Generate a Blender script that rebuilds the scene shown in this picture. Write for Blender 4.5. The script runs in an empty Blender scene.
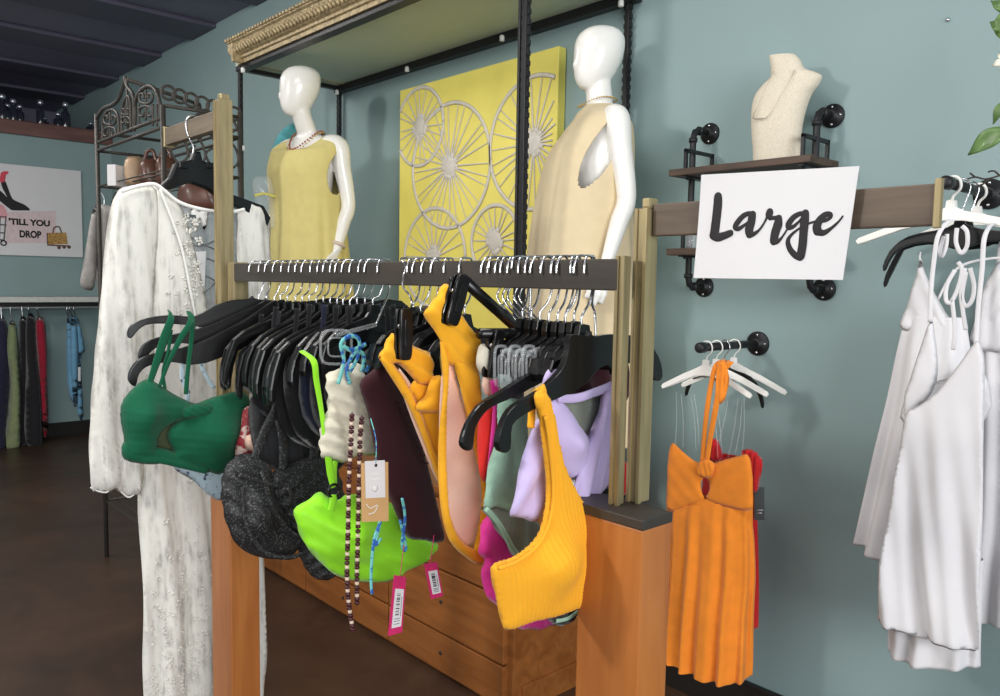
import bpy, bmesh, math, random
from mathutils import Vector, Matrix, Quaternion
from mathutils.geometry import delaunay_2d_cdt
from math import sin, cos, pi, radians, sqrt
random.seed(7)
S = bpy.context.scene
COL = S.collection
V = Vector

# ------------------------------------------------------------------ camera (solved from the photo's straight lines)
F = 800.0
H = 1.467
R = Matrix(((0.673788087851872, 0.738722231175433, 0.017293867008504903),
            (0.07207097182810744, -0.04240736865969111, -0.9964975615138822),
            (-0.735401514608632, 0.672674572323461, -0.08181400895188398)))
EYE = V((0, 0, H))
cd = bpy.data.cameras.new('camera')
cam = bpy.data.objects.new('camera', cd)
COL.objects.link(cam)
cd.sensor_width = 36.0
cd.lens = F * 36.0 / 1000.0
cd.clip_start = 0.02
cam.matrix_world = Matrix((
    (R[0][0], -R[1][0], -R[2][0], 0),
    (R[0][1], -R[1][1], -R[2][1], 0),
    (R[0][2], -R[1][2], -R[2][2], H),
    (0, 0, 0, 1)))
S.camera = cam
RT = R.transposed()

def ray(px, py):
    return RT @ V(((px - 500) / F, (py - 348) / F, 1.0))

def at(px, py, x=None, y=None, z=None):
    r = ray(px, py)
    if x is not None: t = x / r.x
    elif y is not None: t = y / r.y
    else: t = (z - H) / r.z
    return EYE + r * t

class Pln:
    """A vertical plane in the room: a point and the compass angle of its normal."""
    def __init__(s, x, y, az=0.0):
        s.o = V((x, y, 0)); a = radians(az)
        s.n = V((cos(a), sin(a), 0)); s.u = V((-sin(a), cos(a), 0))
    def px(s, px, py):
        r = ray(px, py)
        t = (s.o - EYE).dot(s.n) / r.dot(s.n)
        p = EYE + r * t
        return V(((p - s.o).dot(s.u), p.z))
    def w(s, u, v, w=0.0):
        return s.o + s.u * u + s.n * w + V((0, 0, v))
    def p3(s, px, py, w=0.0):
        q = s.px(px, py)
        return s.w(q.x, q.y, w)

# ------------------------------------------------------------------ materials
def _new(name):
    m = bpy.data.materials.new(name); m.use_nodes = True
    nt = m.node_tree
    return m, nt, nt.nodes['Principled BSDF']

def lin(c):
    return tuple(((v / 255.0) / 12.92 if v / 255.0 <= 0.04045 else (((v / 255.0) + 0.055) / 1.055) ** 2.4) for v in c)

def mat(name, rgb, rough=0.7, metal=0.0, var=0.08, scale=40.0, bump=0.0, bscale=200.0, sheen=0.0, trans=0.0, coat=0.0, alpha=1.0, spec=None, sub=0.0, stretch=(1, 1, 1)):
    m, nt, b = _new(name)
    c = lin(rgb)
    tc = nt.nodes.new('ShaderNodeTexCoord')
    mp = nt.nodes.new('ShaderNodeMapping'); mp.inputs['Scale'].default_value = stretch
    nt.links.new(tc.outputs['Object'], mp.inputs[0])
    n = nt.nodes.new('ShaderNodeTexNoise'); n.inputs['Scale'].default_value = scale; n.inputs['Detail'].default_value = 4
    nt.links.new(mp.outputs[0], n.inputs['Vector'])
    r = nt.nodes.new('ShaderNodeValToRGB')
    r.color_ramp.elements[0].position = 0.3; r.color_ramp.elements[1].position = 0.7
    r.color_ramp.elements[0].color = tuple(v * (1 - var) for v in c) + (1,)
    r.color_ramp.elements[1].color = tuple(min(1, v * (1 + var)) for v in c) + (1,)
    nt.links.new(n.outputs['Fac'], r.inputs[0]); nt.links.new(r.outputs[0], b.inputs['Base Color'])
    b.inputs['Roughness'].default_value = rough; b.inputs['Metallic'].default_value = metal
    b.inputs['Sheen Weight'].default_value = sheen
    b.inputs['Transmission Weight'].default_value = trans
    b.inputs['Coat Weight'].default_value = coat
    b.inputs['Alpha'].default_value = alpha
    if spec is not None: b.inputs['Specular IOR Level'].default_value = spec
    if sub:
        b.inputs['Subsurface Weight'].default_value = sub; b.inputs['Subsurface Radius'].default_value = (.01, .01, .01)
    if bump:
        n2 = nt.nodes.new('ShaderNodeTexNoise'); n2.inputs['Scale'].default_value = bscale
        nt.links.new(mp.outputs[0], n2.inputs['Vector'])
        bp = nt.nodes.new('ShaderNodeBump'); bp.inputs['Strength'].default_value = bump; bp.inputs['Distance'].default_value = 0.002
        nt.links.new(n2.outputs['Fac'], bp.inputs['Height']); nt.links.new(bp.outputs[0], b.inputs['Normal'])
    return m

def cloth(name, rgb, var=0.08, rough=0.85, ribs=0.0, ribscale=160.0, ribdir='Y', sheen=0.2, bump=0.15, sub=0.0, sat=None):
    """woven / knit fabric, optional fine ribs along one object axis"""
    m, nt, b = _new(name)
    c = lin(rgb)
    tc = nt.nodes.new('ShaderNodeTexCoord')
    n = nt.nodes.new('ShaderNodeTexNoise'); n.inputs['Scale'].default_value = 25; n.inputs['Detail'].default_value = 5
    nt.links.new(tc.outputs['Object'], n.inputs['Vector'])
    r = nt.nodes.new('ShaderNodeValToRGB')
    r.color_ramp.elements[0].position = 0.3; r.color_ramp.elements[1].position = 0.7
    r.color_ramp.elements[0].color = tuple(v * (1 - var) for v in c) + (1,)
    r.color_ramp.elements[1].color = tuple(min(1, v * (1 + var)) for v in c) + (1,)
    nt.links.new(n.outputs['Fac'], r.inputs[0]); nt.links.new(r.outputs[0], b.inputs['Base Color'])
    b.inputs['Roughness'].default_value = rough
    b.inputs['Sheen Weight'].default_value = sheen
    b.inputs['Specular IOR Level'].default_value = 0.25
    n2 = nt.nodes.new('ShaderNodeTexNoise'); n2.inputs['Scale'].default_value = 450
    nt.links.new(tc.outputs['Object'], n2.inputs['Vector'])
    bp = nt.nodes.new('ShaderNodeBump'); bp.inputs['Strength'].default_value = bump; bp.inputs['Distance'].default_value = 0.001
    nt.links.new(n2.outputs['Fac'], bp.inputs['Height'])
    last = bp
    if ribs:
        wv = nt.nodes.new('ShaderNodeTexWave'); wv.bands_direction = ribdir; wv.inputs['Scale'].default_value = ribscale / 6.0
        wv.inputs['Distortion'].default_value = 0.6; wv.inputs['Detail'].default_value = 1
        nt.links.new(tc.outputs['Object'], wv.inputs['Vector'])
        b2 = nt.nodes.new('ShaderNodeBump'); b2.inputs['Strength'].default_value = ribs; b2.inputs['Distance'].default_value = 0.003
        nt.links.new(wv.outputs['Fac'], b2.inputs['Height']); nt.links.new(bp.outputs[0], b2.inputs['Normal'])
        last = b2
    nt.links.new(last.outputs[0], b.inputs['Normal'])
    return m

def wood(name, rgb, dark, rough=0.4, scale=3.0, axis=(12, 12, 1), coat=0.2):
    m, nt, b = _new(name)
    tc = nt.nodes.new('ShaderNodeTexCoord')
    mp = nt.nodes.new('ShaderNodeMapping'); mp.inputs['Scale'].default_value = axis
    nt.links.new(tc.outputs['Object'], mp.inputs[0])
    n = nt.nodes.new('ShaderNodeTexNoise'); n.inputs['Scale'].default_value = scale; n.inputs['Detail'].default_value = 8; n.inputs['Distortion'].default_value = 0.8
    nt.links.new(mp.outputs[0], n.inputs['Vector'])
    r = nt.nodes.new('ShaderNodeValToRGB')
    r.color_ramp.elements[0].position = 0.3; r.color_ramp.elements[0].color = lin(dark) + (1,)
    r.color_ramp.elements[1].position = 0.65; r.color_ramp.elements[1].color = lin(rgb) + (1,)
    nt.links.new(n.outputs['Fac'], r.inputs[0]); nt.links.new(r.outputs[0], b.inputs['Base Color'])
    b.inputs['Roughness'].default_value = rough; b.inputs['Coat Weight'].default_value = coat; b.inputs['Coat Roughness'].default_value = 0.25
    return m

def lace(name, rgb, lo=0.35, hi=0.95, vscale=55.0, motif=9.0, stretch=(1, 1, 0.35)):
    """sheer lace: net ground with denser floral motifs and long threads"""
    m, nt, b = _new(name)
    b.inputs['Base Color'].default_value = lin(rgb) + (1,)
    b.inputs['Roughness'].default_value = 0.9
    tc = nt.nodes.new('ShaderNodeTexCoord')
    mp = nt.nodes.new('ShaderNodeMapping'); mp.inputs['Scale'].default_value = stretch
    nt.links.new(tc.outputs['Object'], mp.inputs[0])
    v = nt.nodes.new('ShaderNodeTexVoronoi'); v.inputs['Scale'].default_value = vscale
    nt.links.new(mp.outputs[0], v.inputs['Vector'])
    n = nt.nodes.new('ShaderNodeTexNoise'); n.inputs['Scale'].default_value = motif; n.inputs['Detail'].default_value = 9; n.inputs['Roughness'].default_value = 0.75
    nt.links.new(mp.outputs[0], n.inputs['Vector'])
    a = nt.nodes.new('ShaderNodeMath'); a.operation = 'MULTIPLY_ADD'
    nt.links.new(v.outputs['Distance'], a.inputs[0]); a.inputs[1].default_value = 0.25
    nt.links.new(n.outputs['Fac'], a.inputs[2])
    mp2 = nt.nodes.new('ShaderNodeMapping'); mp2.inputs['Scale'].default_value = (1, 1, 0.05)
    nt.links.new(tc.outputs['Object'], mp2.inputs[0])
    n3 = nt.nodes.new('ShaderNodeTexNoise'); n3.inputs['Scale'].default_value = 95; n3.inputs['Detail'].default_value = 4
    nt.links.new(mp2.outputs[0], n3.inputs['Vector'])
    a3 = nt.nodes.new('ShaderNodeMath'); a3.operation = 'MULTIPLY_ADD'; nt.links.new(n3.outputs['Fac'], a3.inputs[0]); a3.inputs[1].default_value = 0.45
    nt.links.new(a.outputs[0], a3.inputs[2]); a = a3
    cr_ = nt.nodes.new('ShaderNodeValToRGB'); c_ = lin(rgb)
    cr_.color_ramp.elements[0].position = 0.62; cr_.color_ramp.elements[0].color = tuple(v * .72 for v in c_) + (1,)
    cr_.color_ramp.elements[1].position = 0.82; cr_.color_ramp.elements[1].color = c_ + (1,)
    nt.links.new(a.outputs[0], cr_.inputs[0]); nt.links.new(cr_.outputs[0], b.inputs['Base Color'])
    mr = nt.nodes.new('ShaderNodeMapRange'); mr.inputs['From Min'].default_value = 0.58; mr.inputs['From Max'].default_value = 0.90
    mr.inputs['To Min'].default_value = lo; mr.inputs['To Max'].default_value = hi
    nt.links.new(a.outputs[0], mr.inputs[0]); nt.links.new(mr.outputs[0], b.inputs['Alpha'])
    bp = nt.nodes.new('ShaderNodeBump'); bp.inputs['Strength'].default_value = 0.5; bp.inputs['Distance'].default_value = 0.003
    nt.links.new(n.outputs['Fac'], bp.inputs['Height']); nt.links.new(bp.outputs[0], b.inputs['Normal'])
    return m

def clear(name, rgb=(235, 240, 242), rough=0.05, mix=0.86):
    m, nt, b = _new(name)
    b.inputs['Base Color'].default_value = lin(rgb) + (1,)
    b.inputs['Roughness'].default_value = rough; b.inputs['Alpha'].default_value = 1 - mix
    b.inputs['Coat Weight'].default_value = 0.6
    return m

def speckle(name, c1, c2, scale=300.0, thresh=0.55, rough=0.6, metal=0.0):
    m, nt, b = _new(name)
    tc = nt.nodes.new('ShaderNodeTexCoord')
    n = nt.nodes.new('ShaderNodeTexNoise'); n.inputs['Scale'].default_value = scale; n.inputs['Detail'].default_value = 3
    nt.links.new(tc.outputs['Object'], n.inputs['Vector'])
    r = nt.nodes.new('ShaderNodeValToRGB')
    r.color_ramp.elements[0].position = thresh; r.color_ramp.elements[0].color = lin(c1) + (1,)
    r.color_ramp.elements[1].position = min(1, thresh + 0.06); r.color_ramp.elements[1].color = lin(c2) + (1,)
    nt.links.new(n.outputs['Fac'], r.inputs[0]); nt.links.new(r.outputs[0], b.inputs['Base Color'])
    b.inputs['Roughness'].default_value = rough; b.inputs['Metallic'].default_value = metal
    return m

# ------------------------------------------------------------------ curves and meshes
def cr(pts, n=8, closed=False):
    """Catmull-Rom through points of any dimension"""
    P = [tuple(p) for p in pts]; m = len(P); out = []
    segs = m if closed else m - 1
    for i in range(segs):
        if closed: a, b, c, d = P[(i - 1) % m], P[i], P[(i + 1) % m], P[(i + 2) % m]
        else: a, b, c, d = P[max(i - 1, 0)], P[i], P[i + 1], P[min(i + 2, m - 1)]
        for k in range(n):
            t = k / n
            out.append(tuple(0.5 * ((2 * q) + (r - p) * t + (2 * p - 5 * q + 4 * r - s) * t * t + (3 * q - p - 3 * r + s) * t ** 3)
                             for p, q, r, s in zip(a, b, c, d)))
    if not closed: out.append(P[-1])
    return out

def c3(pts, n=6, closed=False):
    return [V(p) for p in cr(pts, n, closed)]

class MB:
    def __init__(s): s.v = []; s.f = []; s.flat = set()
    def add(s, vs, fs, flat=False):
        o = len(s.v); s.v += [V(v) for v in vs]
        for f in fs:
            if flat: s.flat.add(len(s.f))
            s.f.append(tuple(i + o for i in f))
        return s
    def box(s, a, b, bev=0.0):
        x0, y0, z0 = a; x1, y1, z1 = b
        return s.obox(V(((x0 + x1) / 2, (y0 + y1) / 2, (z0 + z1) / 2)), V((1, 0, 0)), V((0, 1, 0)), V((0, 0, 1)), (x1 - x0) / 2, (y1 - y0) / 2, (z1 - z0) / 2, bev)
    def obox(s, c, ax, ay, az, hx, hy, hz, bev=0.0):
        bev = min(bev, hx * .45, hy * .45, hz * .45)
        bm = bmesh.new(); bmesh.ops.create_cube(bm, size=2)
        for v in bm.verts: v.co = V((v.co.x * hx, v.co.y * hy, v.co.z * hz))
        if bev > 0: bmesh.ops.bevel(bm, geom=bm.edges[:], offset=bev, segments=2, affect='EDGES', profile=0.6)
        bm.verts.index_update()
        vs = [c + ax * v.co.x + ay * v.co.y + az * v.co.z for v in bm.verts]
        fs = [[v.index for v in f.verts] for f in bm.faces]
        bm.free()
        return s.add(vs, fs, True)
    def tube(s, path, r, n=8, closed=False, cap=True, nrm=None, flat=1.0):
        """sweep an ellipse along the path; r number or list; with nrm the section is r wide and r*flat (or list) thick along nrm"""
        P = [V(p) for p in path]; m = len(P)
        rs = r if isinstance(r, (list, tuple)) else [r] * m
        fl = flat if isinstance(flat, (list, tuple)) else [flat] * m
        prev = None; vs = []
        for i, p in enumerate(P):
            if closed: t = P[(i + 1) % m] - P[(i - 1) % m]
            else: t = P[min(i + 1, m - 1)] - P[max(i - 1, 0)]
            if t.length < 1e-9: t = V((0, 0, 1))
            t.normalize()
            if nrm is not None:
                nn = V(nrm) - t * t.dot(V(nrm))
                if nn.length < 1e-4: nn = prev if prev else t.orthogonal()
            elif prev is None: nn = t.orthogonal()
            else: nn = prev - t * t.dot(prev)
            if nn.length < 1e-6: nn = t.orthogonal()
            nn.normalize(); prev = nn.copy(); sd = t.cross(nn)
            for k in range(n):
                a = 2 * pi * k / n
                vs.append(p + sd * (cos(a) * rs[i]) + nn * (sin(a) * rs[i] * fl[i]))
        fs = []
        for i in range(m if closed else m - 1):
            j = (i + 1) % m
            for k in range(n):
                l = (k + 1) % n
                fs.append((i * n + k, i * n + l, j * n + l, j * n + k))
        if cap and not closed:
            fs.append(tuple(range(n - 1, -1, -1))); fs.append(tuple((m - 1) * n + k for k in range(n)))
        return s.add(vs, fs)
    def lathe(s, c, prof, n=20, axis=V((0, 0, 1))):
        ax = V(axis).normalized(); a1 = ax.orthogonal().normalized(); a2 = ax.cross(a1)
        vs = []; m = len(prof)
        for r, h in prof:
            for k in range(n):
                a = 2 * pi * k / n
                vs.append(V(c) + ax * h + a1 * (cos(a) * r) + a2 * (sin(a) * r))
        fs = []
        for i in range(m - 1):
            for k in range(n):
                l = (k + 1) % n
                fs.append((i * n + k, i * n + l, (i + 1) * n + l, (i + 1) * n + k))
        fs.append(tuple(range(n - 1, -1, -1))); fs.append(tuple((m - 1) * n + k for k in range(n)))
        return s.add(vs, fs)
    def ell(s, c, r, ax=None, n=10, m=7):
        X, Y, Z = ax if ax else (V((1, 0, 0)), V((0, 1, 0)), V((0, 0, 1)))
        vs = []; fs = []
        for i in range(m + 1):
            t = pi * i / m
            for k in range(n):
                a = 2 * pi * k / n
                vs.append(V(c) + X * (r[0] * sin(t) * cos(a)) + Y * (r[1] * sin(t) * sin(a)) + Z * (r[2] * cos(t)))
        for i in range(m):
            for k in range(n):
                l = (k + 1) % n
                fs.append((i * n + k, (i + 1) * n + k, (i + 1) * n + l, i * n + l))
        return s.add(vs, fs)
    def prism(s, poly, f3, t0, t1, bev=0.0):
        """poly: 2D outline; f3(u,v,w) gives the 3D point; extruded from w=t0 to t1"""
        bm = bmesh.new()
        vs = [bm.verts.new((p[0], p[1], t0)) for p in poly]
        fc = bm.faces.new(vs)
        ex = bmesh.ops.extrude_face_region(bm, geom=[fc])
        for e in ex['geom']:
            if isinstance(e, bmesh.types.BMVert): e.co.z = t1
        if bev > 0:
            eds = [e for e in bm.edges if abs(e.verts[0].co.z - e.verts[1].co.z) < 1e-7]
            bmesh.ops.bevel(bm, geom=eds, offset=bev, segments=2, affect='EDGES', profile=0.6, clamp_overlap=True)
        bmesh.ops.recalc_face_normals(bm, faces=bm.faces[:])
        bm.verts.index_update()
        v2 = [f3(v.co.x, v.co.y, v.co.z) for v in bm.verts]
        f2 = [[v.index for v in f.verts] for f in bm.faces]
        bm.free()
        return s.add(v2, f2, True)
    def pieces(s):
        par = list(range(len(s.v)))
        def find(i):
            while par[i] != i: par[i] = par[par[i]]; i = par[i]
            return i
        for f in s.f:
            a = find(f[0])
            for i in f[1:]: par[find(i)] = a
        out = {}
        for k, f in enumerate(s.f):
            mb, ids = out.setdefault(find(f[0]), (MB(), {}))
            g = []
            for i in f:
                if i not in ids: ids[i] = len(mb.v); mb.v.append(s.v[i])
                g.append(ids[i])
            if k in s.flat: mb.flat.add(len(mb.f))
            mb.f.append(tuple(g))
        return [q[0] for q in out.values()]
    def build(s, name, m, parent=None, smooth=True, recalc=True, sub=0, base=None, origin=None):
        if parent is not None and name in ('strap', 'tie', 'tie_tail', 'seam', 'drawstring', 'trim_loop'):
            ps = s.pieces()
            if len(ps) > 1: return [p.build(name, m, parent, smooth, recalc, sub) for p in ps][-1]
        me = bpy.data.meshes.new(name)
        vs = s.v
        if parent is not None: org = parent.matrix_world.translation if False else V(parent['_o'])
        elif origin is not None: org = V(origin)
        else:
            if vs:
                mn = V((min(v.x for v in vs), min(v.y for v in vs), min(v.z for v in vs)))
                mx = V((max(v.x for v in vs), max(v.y for v in vs), max(v.z for v in vs)))
                org = V(((mn.x + mx.x) / 2, (mn.y + mx.y) / 2, mn.z))
            else: org = V((0, 0, 0))
        me.from_pydata([tuple(v - org) for v in vs], [], s.f)
        if recalc:
            bm = bmesh.new(); bm.from_mesh(me); bmesh.ops.recalc_face_normals(bm, faces=bm.faces[:]); bm.to_mesh(me); bm.free()
        if smooth:
            for i, p in enumerate(me.polygons): p.use_smooth = i not in s.flat
        o = bpy.data.objects.new(name, me); COL.objects.link(o)
        me.materials.append(m)
        if parent is not None: o.parent = parent; o['_o'] = parent['_o']
        else: o.location = org; o['_o'] = tuple(org)
        if sub:
            md = o.modifiers.new('sub', 'SUBSURF'); md.levels = sub; md.render_levels = sub
        return o

def tag(o, label=None, cat=None, group=None, kind=None):
    if label: o['label'] = label
    if cat: o['category'] = cat
    if group: o['group'] = group
    if kind: o['kind'] = kind
    return o

def thing(name, loc, label, cat, group=None):
    o = bpy.data.objects.new(name, None); COL.objects.link(o)
    o.location = loc; o['_o'] = tuple(loc); o.empty_display_size = 0.05
    return tag(o, label, cat, group)

# ------------------------------------------------------------------ cloth shapes
def inside(poly, x, y):
    c = False; j = len(poly) - 1
    for i in range(len(poly)):
        xi, yi = poly[i][0], poly[i][1]; xj, yj = poly[j][0], poly[j][1]
        if (yi > y) != (yj > y) and x < (xj - xi) * (y - yi) / (yj - yi) + xi: c = not c
        j = i
    return c

def segd(poly, x, y):
    best = 1e9; m = len(poly)
    for i in range(m):
        ax, ay = poly[i][0], poly[i][1]; bx, by = poly[(i + 1) % m][0], poly[(i + 1) % m][1]
        dx, dy = bx - ax, by - ay; L = dx * dx + dy * dy
        t = 0 if L < 1e-12 else max(0, min(1, ((x - ax) * dx + (y - ay) * dy) / L))
        d = (ax + t * dx - x) ** 2 + (ay + t * dy - y) ** 2
        if d < best: best = d
    return sqrt(best)

def puff(mb, P, outline, thick=0.012, step=0.008, reach=0.03, fold=None, back=0.5, w0=0.0, smooth=3, px=True, bulge=None):
    """A garment piece: the outline (photo pixels on plane P, or plane metres) filled with a fine mesh,
    rounded towards its edges (front and back sheets), with folds along w. bulge: list of (px,py,radius m,height m)."""
    pts = [P.px(a, b) for a, b in outline] if px else [V(p) for p in outline]
    if smooth: pts = [V(p) for p in cr([tuple(p) for p in pts], smooth, True)]
    # resample the boundary
    poly = []
    for i in range(len(pts)):
        a, b = pts[i], pts[(i + 1) % len(pts)]
        L = (b - a).length; k = max(1, int(L / step + 0.5))
        for j in range(k): poly.append(a + (b - a) * (j / k))
    xs = [p.x for p in poly]; ys = [p.y for p in poly]
    co = [V((p.x, p.y)) for p in poly]; nb = len(co)
    row = 0; y = min(ys) + step * 0.5
    while y < max(ys):
        x = min(xs) + (step * 0.5 if row % 2 else 0)
        while x < max(xs):
            if inside(poly, x, y) and segd(poly, x, y) > step * 0.55: co.append(V((x, y)))
            x += step
        y += step * 0.866; row += 1
    ed = [(i, (i + 1) % nb) for i in range(nb)]
    r = delaunay_2d_cdt(co, ed, [], 1, 1e-7)
    vs, fs = r[0], r[2]
    bl = []
    for (bx, by, br, bh) in (bulge or []):
        q = P.px(bx, by) if px else V((bx, by))
        bl.append((q.x, q.y, br, bh))
    f_, b_, bd = [], [], []
    for v in vs:
        d = segd(poly, v.x, v.y)
        t = min(1.0, d / reach); pr = thick * sqrt(max(0.0, 1 - (1 - t) ** 2))
        fo = fold(v.x, v.y) if fold else 0.0
        e = min(1.0, d / (reach * 1.2))
        for (qx, qy, br, bh) in bl:
            dd = ((v.x - qx) ** 2 + (v.y - qy) ** 2) / (br * br)
            fo += bh * math.exp(-dd * 1.6) * (0.35 + 0.65 * e)
        f_.append(P.w(v.x, v.y, w0 + pr + fo)); b_.append(P.w(v.x, v.y, w0 - pr * back + fo)); bd.append(d < 1e-6)
    o = len(f_); idx = {}
    V_ = list(f_)
    for i, v in enumerate(b_):
        if bd[i]: idx[i] = i
        else: idx[i] = len(V_); V_.append(v)
    F_ = [tuple(f) for f in fs] + [tuple(idx[i] for i in reversed(f)) for f in fs]
    F_ = [f for f in F_ if len(set(f)) == len(f)]
    mb.add(V_, F_)
    return mb

def folds(amp, freq, ang=0.0, amp2=0.0, freq2=0.0, ang2=0.7, ph=0.0, wob=3.0, grow=None):
    """soft fold field; freq in waves per metre; grow=(v_top,v_bottom) makes folds deepen downwards"""
    a, b = radians(ang), radians(ang2 * 57.3)
    def f(u, v):
        s = u * cos(a) + v * sin(a)
        q = amp * sin(2 * pi * freq * s + ph + wob * 0.25 * sin(v * 9 + u * 5))
        if amp2:
            s2 = u * cos(b) + v * sin(b)
            q += amp2 * sin(2 * pi * freq2 * s2 + 1.3 + ph)
        if grow:
            t = (grow[0] - v) / (grow[0] - grow[1]); q *= max(0.0, min(1.3, t))
        return q
    return f

def strap(mb, P, pts, width, t=0.0015, w=0.0, n=6, ws=None, seg=10):
    """flat strap: pts photo pixels (or px,py,w) on plane P"""
    Q = []
    for p in pts:
        ww = p[2] if len(p) > 2 else w
        Q.append(tuple(P.p3(p[0], p[1], ww)))
    path = c3(Q, n)
    rs = [width / 2] * len(path)
    if ws:
        k = len(ws) - 1
        rs = []
        for i in range(len(path)):
            s = i / (len(path) - 1) * k; j = min(int(s), k - 1); f = s - j
            rs.append((ws[j] * (1 - f) + ws[j + 1] * f) / 2)
    mb.tube(path, rs, seg, nrm=P.n, flat=[max(0.02, t / r) for r in rs])
    return mb

def drape(mb, P, rows, depth=0.05, nf=9, amp=0.006, n=96, m=40, ph=0.0, ampu=0.35, depth2=None, closed_top=False, thick=0.0, hem=0.0):
    """hanging tube of cloth: rows of ((pxL,pyL),(pxR,pyR)) on plane P from top to hem; folds deepen towards the hem"""
    rr = []
    for (a, b) in rows:
        qa, qb = P.px(*a), P.px(*b)
        rr.append((qa.x, qa.y, qb.x, qb.y))
    k = max(2, m // (len(rr) - 1))
    rr = cr(rr, k)
    M = len(rr); vs = []
    for i, (ua, va, ub, vb) in enumerate(rr):
        t = i / (M - 1)
        d = depth + ((depth2 if depth2 is not None else depth) - depth) * t
        cu, cv = (ua + ub) / 2, (va + vb) / 2; hu, hv = (ub - ua) / 2, (vb - va) / 2
        A = amp * (0.12 + 0.88 * t ** 1.2)
        for j in range(n):
            th = 2 * pi * j / n
            fo = A * (sin(nf * th + ph + 0.8 * sin(3 * t + th)) + 0.45 * sin((nf * 1.7 // 1) * th + 2.1 + ph + t * 2))
            c_, s_ = cos(th), -sin(th)
            k2 = 1 + fo * ampu / max(0.05, abs(hu))
            hz = hem * t ** 3 * sin(2 * th + ph)
            vs.append(P.w(cu + hu * c_ * k2, cv + hv * c_ + hz, (d * s_ + fo * (0.4 + 0.6 * abs(s_)))))
    fs = []
    for i in range(M - 1):
        for j in range(n):
            l = (j + 1) % n
            fs.append((i * n + j, i * n + l, (i + 1) * n + l, (i + 1) * n + j))
    if closed_top: fs.append(tuple(range(n)))
    mb.add(vs, fs)
    return mb

def solid(o, t):
    md = o.modifiers.new('thickness', 'SOLIDIFY'); md.thickness = t; md.offset = 0
    return o
# ================================================================== materials of the place
M = {}
M['teal'] = mat('teal_paint', (138, 161, 161), rough=0.62, var=0.03, scale=3, bump=0.08, bscale=120)
M['ceil'] = mat('dark_ceiling', (104, 102, 122), rough=0.5, var=0.15, scale=2)
M['beam'] = mat('dark_beam', (76, 74, 92), rough=0.55, var=0.1, scale=2)
M['brown'] = wood('brown_ledge', (120, 82, 74), (92, 60, 54), rough=0.4, axis=(4, 1, 6))
M['base'] = mat('black_baseboard', (30, 27, 25), rough=0.4)
M['oak'] = wood('orange_oak', (184, 114, 54), (160, 92, 40), rough=0.42, scale=2.5, axis=(10, 10, 1))
M['oak2'] = wood('cabinet_oak', (156, 96, 46), (126, 74, 32), rough=0.4, scale=2.5, axis=(1, 8, 8))
M['gold'] = mat('brushed_brass', (158, 143, 106), rough=0.45, metal=0.55, var=0.28, scale=9, bump=0.1, bscale=60, stretch=(6, 6, .6))
M['rail'] = wood('grey_brown_timber', (60, 53, 44), (40, 35, 29), rough=0.55, scale=3, axis=(1.5, 12, 12), coat=0.05)
M['rail3'] = wood('brown_timber', (106, 90, 74), (80, 66, 54), rough=0.55, scale=3, axis=(1.5, 12, 12), coat=0.05)
M['rail2'] = wood('weathered_timber', (128, 114, 96), (98, 86, 72), rough=0.55, scale=3, axis=(1.5, 12, 12), coat=0.05)
M['blacktop'] = mat('black_top', (52, 47, 42), rough=0.5)
M['blk'] = mat('black_steel', (34, 34, 36), rough=0.42, metal=0.3, var=0.1)
M['pipe'] = mat('black_pipe', (36, 36, 38), rough=0.5, metal=0.35, var=0.15, bump=0.1)
M['iron'] = mat('wrought_iron', (70, 66, 62), rough=0.55, metal=0.3, var=0.2, bump=0.3)
M['plast'] = mat('black_plastic', (13, 13, 14), rough=0.3, var=0.05, coat=0.1, spec=0.35)
M['wplast'] = mat('white_plastic', (236, 234, 228), rough=0.35, var=0.02, coat=0.2)
M['wire'] = mat('chrome_wire', (205, 205, 208), rough=0.22, metal=0.95, var=0.03)
M['corn'] = mat('antique_gold', (168, 150, 114), rough=0.5, metal=0.25, var=0.4, scale=60, bump=0.4, bscale=90)
M['ctop'] = mat('grey_green_panel', (186, 202, 188), rough=0.5, var=0.03, scale=3)
M['shell'] = mat('glossy_white', (240, 238, 232), rough=0.3, var=0.01, coat=0.4)
M['paper'] = mat('white_paper', (224, 222, 223), rough=0.8, var=0.015, scale=6)
M['ink'] = mat('black_ink', (28, 26, 28), rough=0.7)
M['clear'] = clear('clear_plastic')
M['clip_white'] = mat('white_nylon', (235, 235, 230), rough=0.4)
M['shelfwood'] = wood('dark_shelf_wood', (86, 66, 52), (52, 38, 30), rough=0.55, axis=(1.5, 10, 10), coat=0.0)

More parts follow.
